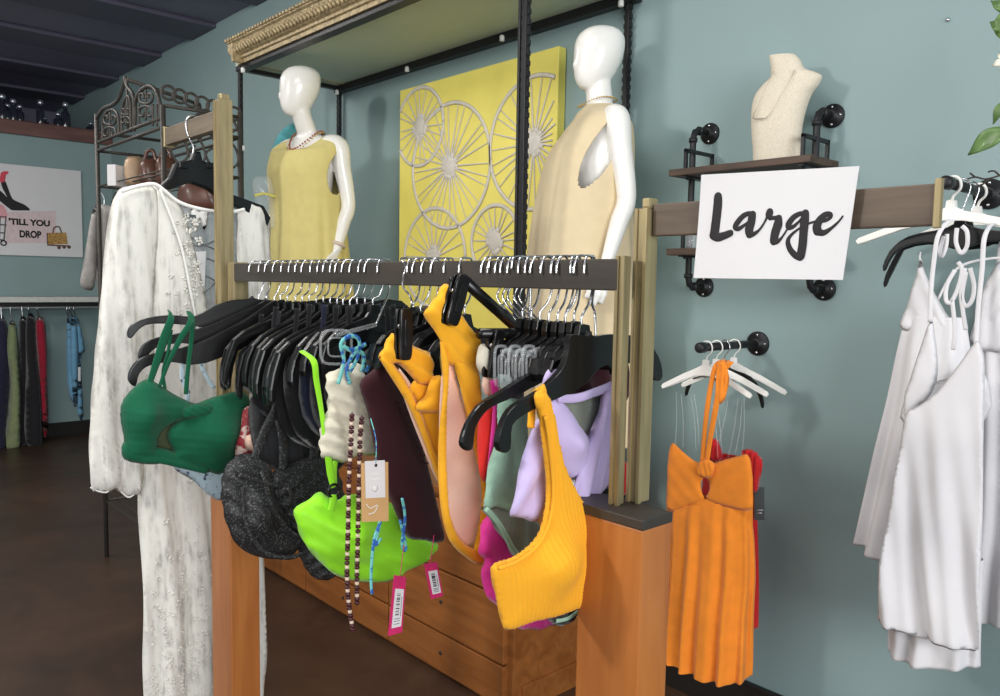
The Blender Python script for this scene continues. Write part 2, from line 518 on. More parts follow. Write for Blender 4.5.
def floor_mat():
    m, nt, b = _new('stained_concrete')
    tc = nt.nodes.new('ShaderNodeTexCoord')
    n = nt.nodes.new('ShaderNodeTexNoise'); n.inputs['Scale'].default_value = 1.6; n.inputs['Detail'].default_value = 8; n.inputs['Roughness'].default_value = 0.65; n.inputs['Distortion'].default_value = 0.6
    nt.links.new(tc.outputs['Object'], n.inputs['Vector'])
    r = nt.nodes.new('ShaderNodeValToRGB')
    r.color_ramp.elements[0].position = 0.3; r.color_ramp.elements[0].color = lin((50, 34, 25)) + (1,)
    r.color_ramp.elements[1].position = 0.72; r.color_ramp.elements[1].color = lin((84, 60, 44)) + (1,)
    nt.links.new(n.outputs['Fac'], r.inputs[0]); nt.links.new(r.outputs[0], b.inputs['Base Color'])
    n2 = nt.nodes.new('ShaderNodeTexNoise'); n2.inputs['Scale'].default_value = 5; n2.inputs['Detail'].default_value = 6
    nt.links.new(tc.outputs['Object'], n2.inputs['Vector'])
    mr = nt.nodes.new('ShaderNodeMapRange'); mr.inputs['To Min'].default_value = 0.3; mr.inputs['To Max'].default_value = 0.6
    nt.links.new(n2.outputs['Fac'], mr.inputs[0]); nt.links.new(mr.outputs[0], b.inputs['Roughness'])
    b.inputs['Coat Weight'].default_value = 0.15; b.inputs['Coat Roughness'].default_value = 0.3
    return m
M['floor'] = floor_mat()

# ================================================================== the room
YW = 2.4; XF = -8.0; CZ = 3.24
def struct(name, mb, m): return tag(mb.build(name, m), kind='structure')
struct('floor', MB().box((-10, -4, -0.1), (4, YW, 0)), M['floor'])
struct('wall_back', MB().box((-10, YW, -0.1), (4, YW + 0.12, 3.5)), M['teal'])
struct('wall_left', MB().box((XF - 0.12, -4, 0), (XF, YW, 2.66)), M['teal'])
struct('ceiling', MB().box((-10, -4, CZ), (1.5, YW, CZ + 0.1)), M['ceil'])
struct('wall_far', MB().box((-10, -4, 0), (-9.9, YW, CZ)), M['ceil'])
for i in range(7):
    x = -9.2 + i * 1.05
    struct('trim_%d' % (i + 3), MB().box((x, -4, CZ - 0.03), (x + 0.42, YW, CZ), 0.01), M['beam'])
struct('trim_1', MB().box((XF - 0.5, -4, 2.66), (XF + 0.05, YW, 2.78), 0.01), M['brown'])
struct('baseboard_back', MB().box((-8, YW - 0.018, 0), (4, YW, 0.135), 0.004), M['base'])
struct('baseboard_left', MB().box((XF, -4, 0), (XF + 0.02, YW, 0.13), 0.004), M['base'])

# small screw left in the wall
q = at(948, 20, y=YW)
tag(MB().lathe(q + V((0, 0, 0)), [(0.006, 0), (0.006, 0.004), (0.003, 0.007)], 10, V((0, -1, 0))).build('screw', M['wire']), 'small pale screw head high on the bare teal wall', 'screw')

# ================================================================== display case
cx0, cx1, cy0 = -3.97, -1.885, 1.79
case = thing('display_case', (-2.9, 2.1, 0), 'tall wall display case with oak drawers, black slotted uprights and a gold carved cornice', 'display case')
CT = 0.72
MB().box((cx0, cy0 + 0.02, 0.0), (cx1, YW - 0.02, CT - 0.03), 0.004).build('carcass', M['oak2'], case)
MB().box((cx0 - 0.015, cy0 - 0.01, CT - 0.03), (cx1 + 0.015, YW - 0.02, CT), 0.006).build('deck', M['oak2'], case)
MB().box((cx1 - 0.002, cy0 + 0.06, 0.0), (cx1 + 0.012, YW - 0.03, 0.09), 0.003).build('plinth', M['oak2'], case)
xs = [cx0 + 0.01]
xv = at(305, 570, y=cy0).x
xs = [cx0 + 0.01, xv - 0.0, (xv + cx1) / 2 - 0.02, cx1 - 0.025]
zs = [0.015, 0.165, 0.405, 0.675]
for i in range(3):
    for j in range(3):
        dr = MB().box((xs[i] + 0.004, cy0, zs[j] + 0.004), (xs[i + 1] - 0.004, cy0 + 0.024, zs[j + 1] - 0.004), 0.004).build('drawer', M['oak2'], case)
        MB().lathe(V(((xs[i] + xs[i + 1]) / 2, cy0, (zs[j] + zs[j + 1]) / 2)), [(0.007, -0.002), (0.007, 0.003), (0.004, 0.006)], 12, V((0, -1, 0))).build('lock', M['blk'], dr)
TZ = 2.528
MB().box((cx0, cy0, TZ), (cx1, YW - 0.005, TZ + 0.03)).build('top_panel', M['ctop'], case)
fr = MB()
fr.box((cx0, cy0, TZ - 0.025), (cx1, cy0 + 0.045, TZ), 0.002); fr.box((cx0, YW - 0.045, TZ - 0.035), (cx1, YW - 0.005, TZ), 0.002)
fr.box((cx0, cy0 + 0.04, TZ - 0.02), (cx0 + 0.03, YW - 0.04, TZ), 0.002); fr.box((cx1 - 0.03, cy0 + 0.04, TZ - 0.02), (cx1, YW - 0.04, TZ), 0.002)
fr.build('top_frame', M['blk'], case)
def upright(x, y):
    u = MB().box((x - 0.010, y - 0.010, CT), (x + 0.010, y + 0.010, TZ), 0.002)
    z = CT + 0.03
    while z < TZ - 0.02:
        u.obox(V((x + 0.012, y, z)), V((1, 0, 0)), V((0, 1, 0)), V((0, 0, 1)), 0.005, 0.006, 0.008)
        u.obox(V((x - 0.012, y, z)), V((1, 0, 0)), V((0, 1, 0)), V((0, 0, 1)), 0.005, 0.006, 0.008)
        z += 0.032
    return u.build('upright', M['blk'], case)
upright(cx0 + 0.02, cy0 + 0.015); upright(cx1 + 0.008, cy0 + 0.015)
upright(cx0 + 0.03, YW - 0.03); upright(cx1 - 0.045, YW - 0.025)
# second strip next to the middle upright
MB().box((cx1 - 0.021, cy0 + 0.006, CT), (cx1 - 0.011, cy0 + 0.020, TZ), 0.002).build('upright_strip', M['blk'], case)
for (px, py, yy) in ((243, 70, cy0), (337, 92, YW - 0.05), (407, 69, YW - 0.05), (502, 38, YW - 0.05), (621, 3, YW - 0.05), (243, 148, cy0)):
    p = at(px, py, y=yy)
    MB().lathe(p, [(0.007, -0.014), (0.011, -0.012), (0.011, 0.006), (0.007, 0.012)], 10).build('shelf_peg', M['clip_white'], case)
# cornice: moulding with a leaf row and a dentil row
prof = [(0.0, 0.0), (-0.012, 0.0), (-0.012, 0.018), (-0.022, 0.022), (-0.022, 0.034), (-0.034, 0.04), (-0.05, 0.062), (-0.056, 0.085), (-0.066, 0.092), (-0.066, 0.105), (0.0, 0.105)]
cn = MB()
cn.prism([(p[0], p[1]) for p in prof], lambda u, v, w: V((w, cy0 + u, TZ - 0.003 + v)), cx0 + 0.045, cx1 + 0.05)
cn.prism([(p[0], p[1]) for p in prof], lambda u, v, w: V((cx0 + 0.1 + u, w, TZ - 0.003 + v)), cy0 - 0.06, YW - 0.005)
orn = MB()
x = cx0 + 0.04
while x < cx1 + 0.04:
    orn.ell(V((x, cy0 - 0.046, TZ + 0.058)), (0.011, 0.012, 0.02), (V((1, 0, .45)).normalized(), V((0, 1, 0)), V((-.45, 0, 1)).normalized()), 8, 6)
    orn.ell(V((x + 0.013, cy0 - 0.05, TZ + 0.068)), (0.007, 0.010, 0.012), None, 6, 5)
    orn.box((x, cy0 - 0.076, TZ + 0.094), (x + 0.016, cy0 - 0.06, TZ + 0.108), 0.003)
    x += 0.03
ck = cn.build('cornice', M['corn'], case)
orn.build('carved_leaves', M['corn'], ck)

# ================================================================== rack of brass posts, timber rails and oak pedestals
rack = thing('clothes_rack', (-1.3, 0.9, 0), 'long clothes rack of brass posts and dark timber rails on two oak pedestals', 'clothes rack')
RZ0, RZ1 = 1.458, 1.503
MB().box((-1.985, 0.885, RZ0), (-0.725, 0.915, RZ1), 0.002).build('low_rail', M['rail'], rack)
# right pedestal
b = MB().box((-0.762, 0.86, 0.0), (-0.648, 0.926, 1.135), 0.003).build('pedestal', M['oak'], rack)
MB().box((-0.80, 0.858, 1.135), (-0.646, 0.926, 1.15), 0.002).build('black_top', M['blacktop'], b)
# left pedestal
b = MB().box((-2.09, 0.86, 0.0), (-1.966, 0.94, 1.0), 0.003).build('pedestal', M['oak'], rack)
MB().box((-2.093, 0.857, 1.0), (-1.963, 0.943, 1.014), 0.002).build('black_top', M['blacktop'], b)
# posts
def channel(x0, x1, y0, y1, z0, z1, name='post'):
    m = MB().box((x0, y0, z0), (x1, y1, z1), 0.002)
    m.box((x0 - 0.0025, y0 - 0.0025, z0), (x0 + 0.003, y0 + 0.004, z1)); m.box((x1 - 0.003, y0 - 0.0025, z0), (x1 + 0.0025, y0 + 0.004, z1))
    return m.build(name, M['gold'], rack)
channel(-0.7275, -0.716, 0.888, 0.904, 1.15, 1.507)
channel(-0.7215, -0.704, 0.920, 0.948, 1.15, 1.575)
pt = at(648, 190, y=0.943)
MB().box((-0.716, 0.923, 1.575), (-0.703, 0.945, 1.59), 0.003).build('post_cap', M['gold'], rack)
channel(-2.095, -2.06, 0.885, 0.92, 1.014, 1.93)
MB().box((-2.088, 0.89, 1.93), (-2.066, 0.915, 1.945), 0.003).build('post_cap', M['gold'], rack)
channel(-2.02, -1.985, 0.888, 0.925, 1.014, 1.507)
# high rail on the left (from the post further back into the shop)
a0, a1 = at(165, 129, y=0.9), at(165, 142, y=0.9)
b0 = at(221, 110, y=0.9)
MB().box((-2.46, 0.888, 1.855), (-2.062, 0.912, 1.905), 0.002).build('high_rail', M['rail2'], rack)
MB().box((-2.468, 0.885, 1.85), (-2.458, 0.915, 1.91), 0.002).build('rail_cap', M['gold'], rack)
# rail carrying the paper sign
MB().box((-0.701, 0.93, 1.536), (-0.327, 0.944, 1.581), 0.002).build('high_rail', M['rail3'], rack)
MB().box((-0.329, 0.927, 1.533), (-0.3215, 0.934, 1.586), 0.001).build('rail_cap', M['gold'], rack)

# ================================================================== paper sign
PS = Pln(-0.5, 0.924, -90)
c4 = [PS.px(*p) for p in ((704.4, 175.4), (861, 166.5), (844.4, 280), (695.4, 278))]
sign = MB()
n1, n2 = 16, 12
def sgn(s, t):
    a = c4[0].lerp(c4[1], s); b_ = c4[3].lerp(c4[2], s); p = a.lerp(b_, t)
    return p, 0.004 + 0.004 * sin(s * pi) * t + 0.003 * (1 - t) ** 4 * (1 - s)
for k, off in ((0, 0.0005), (1, -0.0005)):
    vs = []; fs = []
    for j in range(n2 + 1):
        for i in range(n1 + 1):
            p, w = sgn(i / n1, j / n2); vs.append(PS.w(p.x, p.y, w + off))
    for j in range(n2):
        for i in range(n1):
            q = j * (n1 + 1) + i; f = (q, q + 1, q + n1 + 2, q + n1 + 1); fs.append(f if k else f[::-1])
    sign.add(vs, fs)
so = sign.build('paper_sign', M['paper'], recalc=False)
tag(so, 'white paper sign reading Large in black brush script, taped over the timber rail', 'sign')
def spx(a, b, w=0.0):   # enlarged-crop coordinates on the sign
    q = PS.px(690 + a / 5.556, 170 + b / 5.556)
    # curl offset
    s = (q.x - c4[3].x) / (c4[2].x - c4[3].x); t = (c4[0].y - q.y) / (c4[0].y - c4[3].y)
    s = max(0, min(1, s)); t = max(0, min(1, t))
    return PS.w(q.x, q.y, sgn(s, t)[1] + 0.0009 + w)
strokes = [
    ([(170, 150), (168, 200), (158, 290), (150, 355)], [40, 44, 44, 46]),
    ([(146, 362), (170, 374), (205, 366), (240, 352)], [44, 40, 34, 30]),
    ([(372, 252), (345, 243), (310, 258), (280, 292), (268, 318), (285, 328), (315, 310), (345, 285), (362, 262)], [12, 20, 24, 26, 26, 20, 14, 10, 10]),
    ([(362, 250), (356, 290), (345, 330), (348, 358)], [34, 38, 40, 36]),
    ([(348, 362), (375, 355), (405, 330), (430, 292), (447, 255)], [30, 18, 10, 9, 12]),
    ([(458, 235), (456, 252), (462, 268)], [32, 34, 22]),
    ([(462, 268), (485, 268), (510, 268)], [14, 18, 26]),
    ([(508, 270), (504, 305), (490, 350), (482, 395)], [30, 40, 38, 34]),
    ([(482, 402), (505, 398), (530, 372), (556, 330), (572, 305)], [28, 18, 9, 8, 9]),
    ([(655, 245), (625, 245), (590, 265), (564, 300), (566, 320), (592, 314), (622, 285), (640, 262)], [14, 20, 24, 26, 24, 16, 10, 10]),
    ([(654, 242), (650, 290), (645, 350), (640, 420), (630, 480)], [32, 38, 36, 36, 36]),
    ([(628, 488), (600, 474), (572, 440), (560, 400), (572, 370), (610, 335), (660, 305), (720, 284)], [28, 26, 24, 20, 14, 10, 9, 10]),
    ([(720, 286), (760, 284), (790, 266), (790, 248), (765, 250), (735, 278), (718, 315), (722, 342)], [12, 14, 16, 20, 24, 30, 36, 36]),
    ([(722, 344), (755, 350), (795, 326), (835, 290), (860, 258)], [32, 24, 14, 9, 7]),
]
ink = MB()
for pts, ws in strokes:
    pq = c3([tuple(spx(a, b)) for a, b in pts], 8)
    k = len(ws) - 1; rs = []
    for i in range(len(pq)):
        s = i / (len(pq) - 1) * k; j = min(int(s), k - 1); f = s - j
        rs.append((ws[j] * (1 - f) + ws[j + 1] * f) / 2 / 5.556 * 0.00166)
    ink.tube(pq, rs, 10, nrm=PS.n, flat=[0.0003 / r for r in rs])
    for e in (0, -1):
        ink.ell(pq[e], (rs[e] * .98, rs[e] * .98, 0.0003), (PS.u, V((0, 0, 1)), PS.n), 14, 4)
ink.build('lettering', M['ink'], so)

# ================================================================== yellow canvas of wheels
py0 = YW - 0.045
tl, tr = at(400, 92, y=py0), at(559, 46.5, y=py0)
x0, x1, z1 = tl.x, tr.x, 2.405
z0 = z1 - 1.2
M['yel'] = mat('yellow_paint', (240, 226, 112), rough=0.6, var=0.05, scale=8, bump=0.15, bscale=60)
M['silver'] = mat('silver_paint', (212, 206, 196), rough=0.5, var=0.08, scale=30, bump=0.3, bscale=300)
art = MB().box((x0, py0, z0), (x1, YW - 0.002, z1), 0.004).build('canvas_painting', M['yel'])
tag(art, 'tall yellow canvas with raised silver spoked wheels on the back wall', 'painting')
def wheel(px, py, pr_z, k=22):
    c = at(px, py, y=py0); r = pr_z; w = MB(); rnd = random.Random(px)
    def ok(p): return x0 + 0.006 < p.x < x1 - 0.006 and z0 + 0.006 < p.z < z1 - 0.006
    for rr, th in ((r, 0.0095),):
        path = [c + V((cos(a) * rr, -0.003, sin(a) * rr)) for a in [2 * pi * i / 72 for i in range(73)]]
        run = []
        for p in path + [None]:
            if p is not None and ok(p): run.append(p)
            else:
                if len(run) > 2: w.tube(run, th, 6, nrm=V((0, -1, 0)), flat=0.45)
                run = []
    for i in range(k):
        a = 2 * pi * i / k + rnd.uniform(-.06, .06)
        pts = [c + V((cos(a) * r * s, -0.003, sin(a) * r * s)) for s in [j / 10 for j in range(11)]]
        run = [p for p in pts if ok(p)]
        if len(run) > 2: w.tube(run, [0.006 * (1 - 0.6 * j / 10) for j in range(len(run))], 5, nrm=V((0, -1, 0)), flat=0.5)
    if ok(c): w.ell(c + V((0, -.003, 0)), (0.045, 0.008, 0.05), None, 14, 6)
    for i in range(14):
        a = rnd.uniform(0, 2 * pi); d = c + V((cos(a) * .045, -.003, sin(a) * .05))
        if ok(d): w.ell(d, (0.016, 0.006, 0.014), None, 6, 4)
    w.build('painted_wheel', M['silver'], art)
wheel(450, 166, 0.285, 28); wheel(420, 127, 0.185, 20); wheel(434, 258, 0.235); wheel(495, 241, 0.155, 20); wheel(534, 143, 0.27, 26)

# ================================================================== pipe shelf with a necklace bust
sh = thing('pipe_shelf', (-1.35, 2.3, 1.2), 'black iron pipe wall shelf with two dark planks, behind the Large sign', 'shelf')
yf = 2.2; xl, xr = -1.60, -1.115
zT, zB = 1.823, 1.566
for z in (zT, zB):
    MB().box((xl, yf, z), (xr, YW - 0.02, z + 0.022), 0.003).build('plank', M['shelfwood'], sh)
def flange(x, y, z, axis, parent, r=0.036):
    f = MB().lathe(V((x, y, z)), [(r, 0), (r, 0.006), (r * .93, 0.009), (0.019, 0.011), (0.018, 0.024), (0.014, 0.025)], 24, axis)
    o = f.build('flange', M['pipe'], parent)
    a = V(axis).normalized(); e1 = a.orthogonal().normalized(); e2 = a.cross(e1)
    for k in range(4):
        t = pi / 4 + k * pi / 2
        MB().lathe(V((x, y, z)) + a * 0.007 + (e1 * cos(t) + e2 * sin(t)) * r * 0.72, [(0.0045, 0), (0.0045, 0.004), (0.002, 0.006)], 10, a).build('bolt', M['wire'], o)
    return o
for x in (-1.578, -1.15):
    yp = 2.30; z1_, z0_ = 1.985, 1.464
    path = [(x, YW - 0.02, z1_), (x, yp + 0.03, z1_), (x, yp + 0.009, z1_ - 0.006), (x, yp, z1_ - 0.03), (x, yp, (zT + zB) / 2), (x, yp, z0_ + 0.03), (x, yp + 0.009, z0_ + 0.006), (x, yp + 0.03, z0_), (x, YW - 0.02, z0_)]
    pp = MB().tube([V(p) for p in path], 0.0105, 12)
    for z in (z1_, z0_):
        s_ = -1 if z == z1_ else 1
        pp.lathe(V((x, yp + 0.028, z)), [(0.0145, 0), (0.0145, 0.014)], 14, V((0, 1, 0)))
        pp.lathe(V((x, yp, z + s_ * 0.028)), [(0.0145, 0), (0.0145, 0.014)], 14, V((0, 0, s_)))
    pp.build('pipe', M['pipe'], sh)
    flange(x, YW, z1_, V((0, -1, 0)), sh); flange(x, YW, z0_, V((0, -1, 0)), sh)
    for z in (zT, zB):
        xo = x + (0.028 if x < -1.3 else 0.0)
        g = MB()
        g.box((xo - 0.004, 2.215, z), (xo + 0.006, 2.227, z + 0.085), 0.001); g.box((xo - 0.004, 2.365, z), (xo + 0.006, 2.377, z + 0.085), 0.001)
        g.box((xo - 0.004, 2.215, z + 0.075), (xo + 0.006, 2.377, z + 0.087), 0.001); g.box((xo - 0.008, 2.21, z - 0.006), (xo + 0.010, 2.385, z + 0.0), 0.001)
        g.lathe(V((xo, 2.235, z - 0.006)), [(0.006, 0), (0.005, -0.006)], 8)
        g.build('guard', M['blk'], sh)
# small clear bottle on the lower plank
pb = at(707, 250, y=2.27)
MBt = MB().lathe(V((-1.53, 2.24, zB + 0.0225)), [(0.016, 0), (0.018, 0.01), (0.018, 0.05), (0.008, 0.066), (0.008, 0.08)], 16)
tag(MBt.build('glass_bottle', M['clear']), 'small clear bottle on the lower plank behind the paper sign', 'bottle')

# necklace bust
M['linen'] = mat('linen_weave', (216, 206, 186), rough=0.9, var=0.1, scale=220, bump=0.5, bscale=500)
PB = Pln(-1.24, 2.27, -78)
bo = MB()
rowsB = [  # left edge, right edge in the photo, depth of the shell
    ((769, 58), (795, 56), 0.020), ((770, 64), (800, 61), 0.026), ((771, 72), (805, 70), 0.03), ((770, 80), (816, 74), 0.033), ((762, 88), (822, 78), 0.036),
    ((755, 98), (819, 86), 0.040), ((752, 110), (812, 96), 0.044), ((751.5, 124), (806, 112), 0.045), ((752, 138), (802, 132), 0.042), ((753, 152), (801, 150), 0.036), ((753, 163.5), (801, 161.5), 0.03)]
rr = []
for a, b, d in rowsB:
    qa, qb = PB.px(*a), PB.px(*b); rr.append((qa.x, qa.y, qb.x, qb.y, d))
rr = cr(rr, 5); n = 40; vs = []; fs = []
for (ua, va, ub, vb, d) in rr:
    for j in range(n):
        th = 2 * pi * j / n; c_, s_ = cos(th), -sin(th)
        sx = (abs(c_) ** 0.8) * (1 if c_ > 0 else -1)
        vs.append(PB.w((ua + ub) / 2 + (ub - ua) / 2 * sx, (va + vb) / 2 + (vb - va) / 2 * sx, d * (s_ if s_ > 0 else s_ * 0.35)))
for i in range(len(rr) - 1):
    for j in range(n):
        l = (j + 1) % n; fs.append((i * n + j, i * n + l, (i + 1) * n + l, (i + 1) * n + j))
fs.append(tuple(range(n))); fs.append(tuple((len(rr) - 1) * n + j for j in range(n - 1, -1, -1)))
bo.add(vs, fs)
bust = bo.build('necklace_bust', M['linen'])
dz = zT + 0.022 - (V(bust['_o']).z)
bust.location.z += dz
tag(bust, 'beige linen necklace display bust standing on the pipe shelf', 'display bust')
M['chain'] = mat('silver_chain', (170, 160, 142), rough=0.3, metal=0.9)
nk = MB()
pts = [(777, 76, .036), (772, 90, .047), (762, 112, .047), (758, 122, .046), (765, 123, .049), (773, 121, .050), (784, 104, .052), (795, 84, .046), (798, 74, .036)]
path = c3([tuple(PB.p3(a, b, w)) for a, b, w in pts], 6)
for i in range(0, len(path) - 1):
    for f in (0, .5): nk.ell(path[i].lerp(path[i + 1], f) + V((0, 0, dz)), (0.0013, 0.0013, 0.0013), None, 6, 4)
nk.tube([p + V((0, 0, dz)) for p in path[17:25]], 0.002, 6)
tag(nk.build('necklace', M['chain']), 'fine silver bar necklace around the beige linen bust', 'necklace')

# ================================================================== hangers
def hang_outline(hw=0.21, drop=0.115, deep=0.035, tip=0.022):
    up = [(0.0, 0.012), (0.010, 0.010), (0.013, -0.004), (hw * .16, -0.012), (hw * .3, -0.018), (hw * .5, -0.023), (hw * .66, -0.031), (hw * .8, -0.046), (hw * .91, -drop * .62), (hw * .975, -drop * .84), (hw, -drop)]
    lo = [(hw * .985, -drop - tip * .5), (hw * .955, -drop - tip * .3), (hw * .925, -drop * .92), (hw * .86, -drop * .72), (hw * .76, -0.062), (hw * .62, -0.052), (hw * .46, -0.048), (hw * .3, -0.026 - deep * .8), (hw * .16, -0.03 - deep), (0, -0.032 - deep * 1.05)]
    r = up + lo
    l = [(-x, y) for x, y in reversed(r) if x > 1e-6]
    return r + l
def hook_path(P, front=True, r=0.024, neck=0.0, lean=0.0):
    """wire hook over the low rail: rises from the neck, over the top, tip down the near face (rail centre is the plane's u=0)"""
    s = -1 if front else 1
    z = lambda dz: RZ1 + dz
    pts = [(0.0, neck), (0.004 * s, neck + 0.018), (-0.012 * s, RZ0 - 0.02), (-0.0195 * s, RZ0 + 0.008), (-0.0195 * s, z(-0.012)), (-0.015 * s, z(0.0035)), (-0.002 * s, z(0.0055)), (0.012 * s, z(0.0040)), (0.0185 * s, z(-0.008)), (0.0205 * s, z(-0.022))]
    return [P.w(a + lean * 0, b, 0.0) for a, b in pts]
rh = random.Random(21)
def hanger(x, y, zneck, az, label, group=None, m=None, hw=0.21, drop=0.115, deep=0.035, th=0.006, name='hanger', front=True, roll=0.0, hook=None, cat='hanger', wire=None, tw=0.0):
    P = Pln(x, y, az)
    t = thing(name, (x, y, zneck - 0.1), label, cat, group)
    ol = hang_outline(hw, drop, deep)
    cr_, sr_ = cos(radians(roll)), sin(radians(roll))
    def f3(u, v, w):
        k = 1.0 + 0.9 * min(1, abs(u) / hw)      # shoulders flare out in thickness
        uu, vv = u * cr_ - v * sr_, u * sr_ + v * cr_
        return P.w(uu, zneck + vv, w * k + tw * abs(u) * abs(u))
    MB().prism(ol, f3, -th, th, bev=0.0035).build('body', m or M['plast'], t)
    if hook is None:
        PH = Pln(x, 0.90, az * 0.35 + rh.uniform(-22, 22))
        pts = hook_path(PH, front, neck=zneck + 0.010)
        pts[0] = P.w(0, zneck + 0.004, 0); pts[1] = pts[0].lerp(pts[1], 0.5) + V((0, 0, .006))
        MB().tube(c3([tuple(p) for p in pts], 5), 0.0019, 7).build('hook', wire or M['wire'], t)
    return t, P

# ------------------------------------------------------------------ wall rods and what hangs there
def wall_rod(x, z, y1, label):
    t = thing('garment_rod', (x, YW, z - 0.05), label, 'garment rod')
    MB().lathe(V((x, YW - 0.02, z)), [(0.0125, 0), (0.0125, YW - 0.02 - y1)], 16, V((0, -1, 0))).build('pipe', M['pipe'], t)
    MB().lathe(V((x, y1 + 0.03, z)), [(0.0165, 0), (0.0165, 0.024), (0.014, 0.03), (0.006, 0.032)], 16, V((0, -1, 0))).build('end_cap', M['pipe'], t)
    flange(x, YW, z, V((0, -1, 0)), t, 0.04)
    return t
wall_rod(-1.365, 1.281, 2.055, 'short black pipe garment rod with the orange dress hanging from it')
wall_rod(-0.713, 1.722, 2.07, 'short black pipe garment rod holding the white dresses')

def rod_hanger(x, y, zrod, az, label, group, m, hw=0.2, drop=0.06, name='hanger', white=True, wire=True, th=0.005, deep=0.02, low=0.0, curved=False):
    P = Pln(x, y, az)
    zn = zrod - 0.055 - low
    t = thing(name, (x, y, zn - 0.08), label, 'hanger', group)
    up = [(0, 0.018), (0.010, 0.016), (0.012, 0.0), (0.03, -0.010), (hw * .5, -drop * .45), (hw * .97, -drop)]
    lo = [(hw, -drop - 0.008), (hw * .97, -drop - 0.016), (hw * .9, -drop - 0.012), (hw * .5, -drop * .45 - 0.02), (0.03, -0.034), (0, -0.032)]
    r = up + lo
    ol = hang_outline(hw, drop, .03) if curved else r + [(-a, b) for a, b in reversed(r) if a > 1e-6]
    MB().prism(ol, lambda u, v, w: P.w(u, zn + v, w), -th, th, bev=0.002).build('body', m, t)
    hk = [(0, zn + 0.012), (0.004, zn + 0.028), (0.017, zrod - 0.012), (0.0175, zrod + 0.004), (0.009, zrod + 0.0165), (-0.006, zrod + 0.0175), (-0.0165, zrod + 0.008), (-0.0185, zrod - 0.004)]
    MB().tube(c3([tuple(P.w(a, b, 0)) for a, b in hk], 5), 0.0022 if wire else 0.0036, 8).build('hook', M['wplast'] if white else M['wire'], t)
    return t, P

# lower rod: white hangers, a black one, an orange and a red dress
zr = 1.281
rod_hanger(-1.365, 2.10, zr, -84, 'white plastic hanger nearest on the lower rod, holding the orange halter dress', 'white hangers on the lower rod', M['wplast'], hw=0.15, drop=0.07)
rod_hanger(-1.365, 2.155, zr, -78, 'white plastic hanger second on the lower rod, behind the orange dress', 'white hangers on the lower rod', M['wplast'], hw=0.165, drop=0.07)
rod_hanger(-1.365, 2.20, zr, -96, 'black hanger with a drooping end among the white ones on the lower rod', None, M['plast'], hw=0.15, drop=0.11, white=False, curved=True)
rod_hanger(-1.365, 2.255, zr, -70, 'white plastic hanger last on the lower rod, closest to the wall', 'white hangers on the lower rod', M['wplast'], hw=0.165, drop=0.075)

M['orange'] = cloth('orange_crinkle', (238, 138, 40), var=0.07, bump=0.3)
M['red'] = cloth('red_jersey', (190, 30, 34), var=0.1)
PO = Pln(-1.33, 2.09, -90)
od = thing('halter_dress', (-1.33, 2.09, 0.3), 'orange halter dress with knotted bust on a wall rod', 'dress')
PO0 = Pln(-1.33, 2.10, -90)
sk = MB(); drape(sk, PO0, [((668, 505), (752, 500)), ((668, 522), (751, 518)), ((669, 545), (753, 541)), ((668, 580), (754, 578)), ((667, 620), (752, 618)), ((668, 655), (751, 655)), ((671, 662), (750, 676))], depth=0.045, depth2=0.085, nf=13, amp=0.014, m=48, n=200, hem=0.016)
solid(sk.build('skirt', M['orange'], od), 0.0015)
sk = MB(); drape(sk, PO0, [((667, 498), (752, 496)), ((668, 505), (752, 503)), ((669, 530), (752, 527)), ((669, 546), (752, 542))], depth=0.04, depth2=0.045, nf=7, amp=0.003, m=24, n=96)
solid(sk.build('waist', M['orange'], od), 0.0015)
bd = MB()
puff(bd, Pln(-1.33, 2.062, -90), [(672, 443), (681, 450), (692, 459), (703, 466), (704, 476), (701, 483), (702, 492), (704, 500), (690, 506), (668, 510), (667, 482), (668, 458)], thick=0.009, step=0.007, fold=folds(0.0008, 22, 50), reach=0.03)
puff(bd, Pln(-1.33, 2.062, -90), [(708, 466), (720, 461), (738, 456), (748, 455), (752, 470), (753, 495), (751, 510), (730, 508), (707, 500), (709, 491), (709, 483), (706, 476)], thick=0.009, step=0.007, fold=folds(0.0008, 22, -50), reach=0.03)
bd.build('bust', M['orange'], od)
kn = MB(); puff(kn, Pln(-1.33, 2.045, -90), [(699, 462), (706, 459), (713, 462), (715, 470), (711, 477), (705, 478), (699, 475), (697, 468)], thick=0.009, step=0.005, fold=folds(0.0015, 60, 20), reach=0.014)
kn.build('knot', M['orange'], od)
stp = MB()
PS2 = Pln(-1.33, 2.052, -90)
strap(stp, PS2, [(702, 468), (704, 440), (707, 410), (711, 385), (716, 366), (720, 362, -.03)], 0.017, 0.0022, 0.0)
strap(stp, PS2, [(707, 468), (711, 440), (716, 412), (720, 390), (723, 372), (725, 362, -.03)], 0.018, 0.0022, 0.006, ws=[.016, .018, .02, .026, .024])
puff(stp, PS2, [(718, 364), (726, 362), (730, 378), (727, 396), (721, 404), (716, 392)], thick=0.006, step=0.006, fold=folds(0.003, 60), reach=0.012, w0=0.004)
stp.build('strap', M['orange'], od)

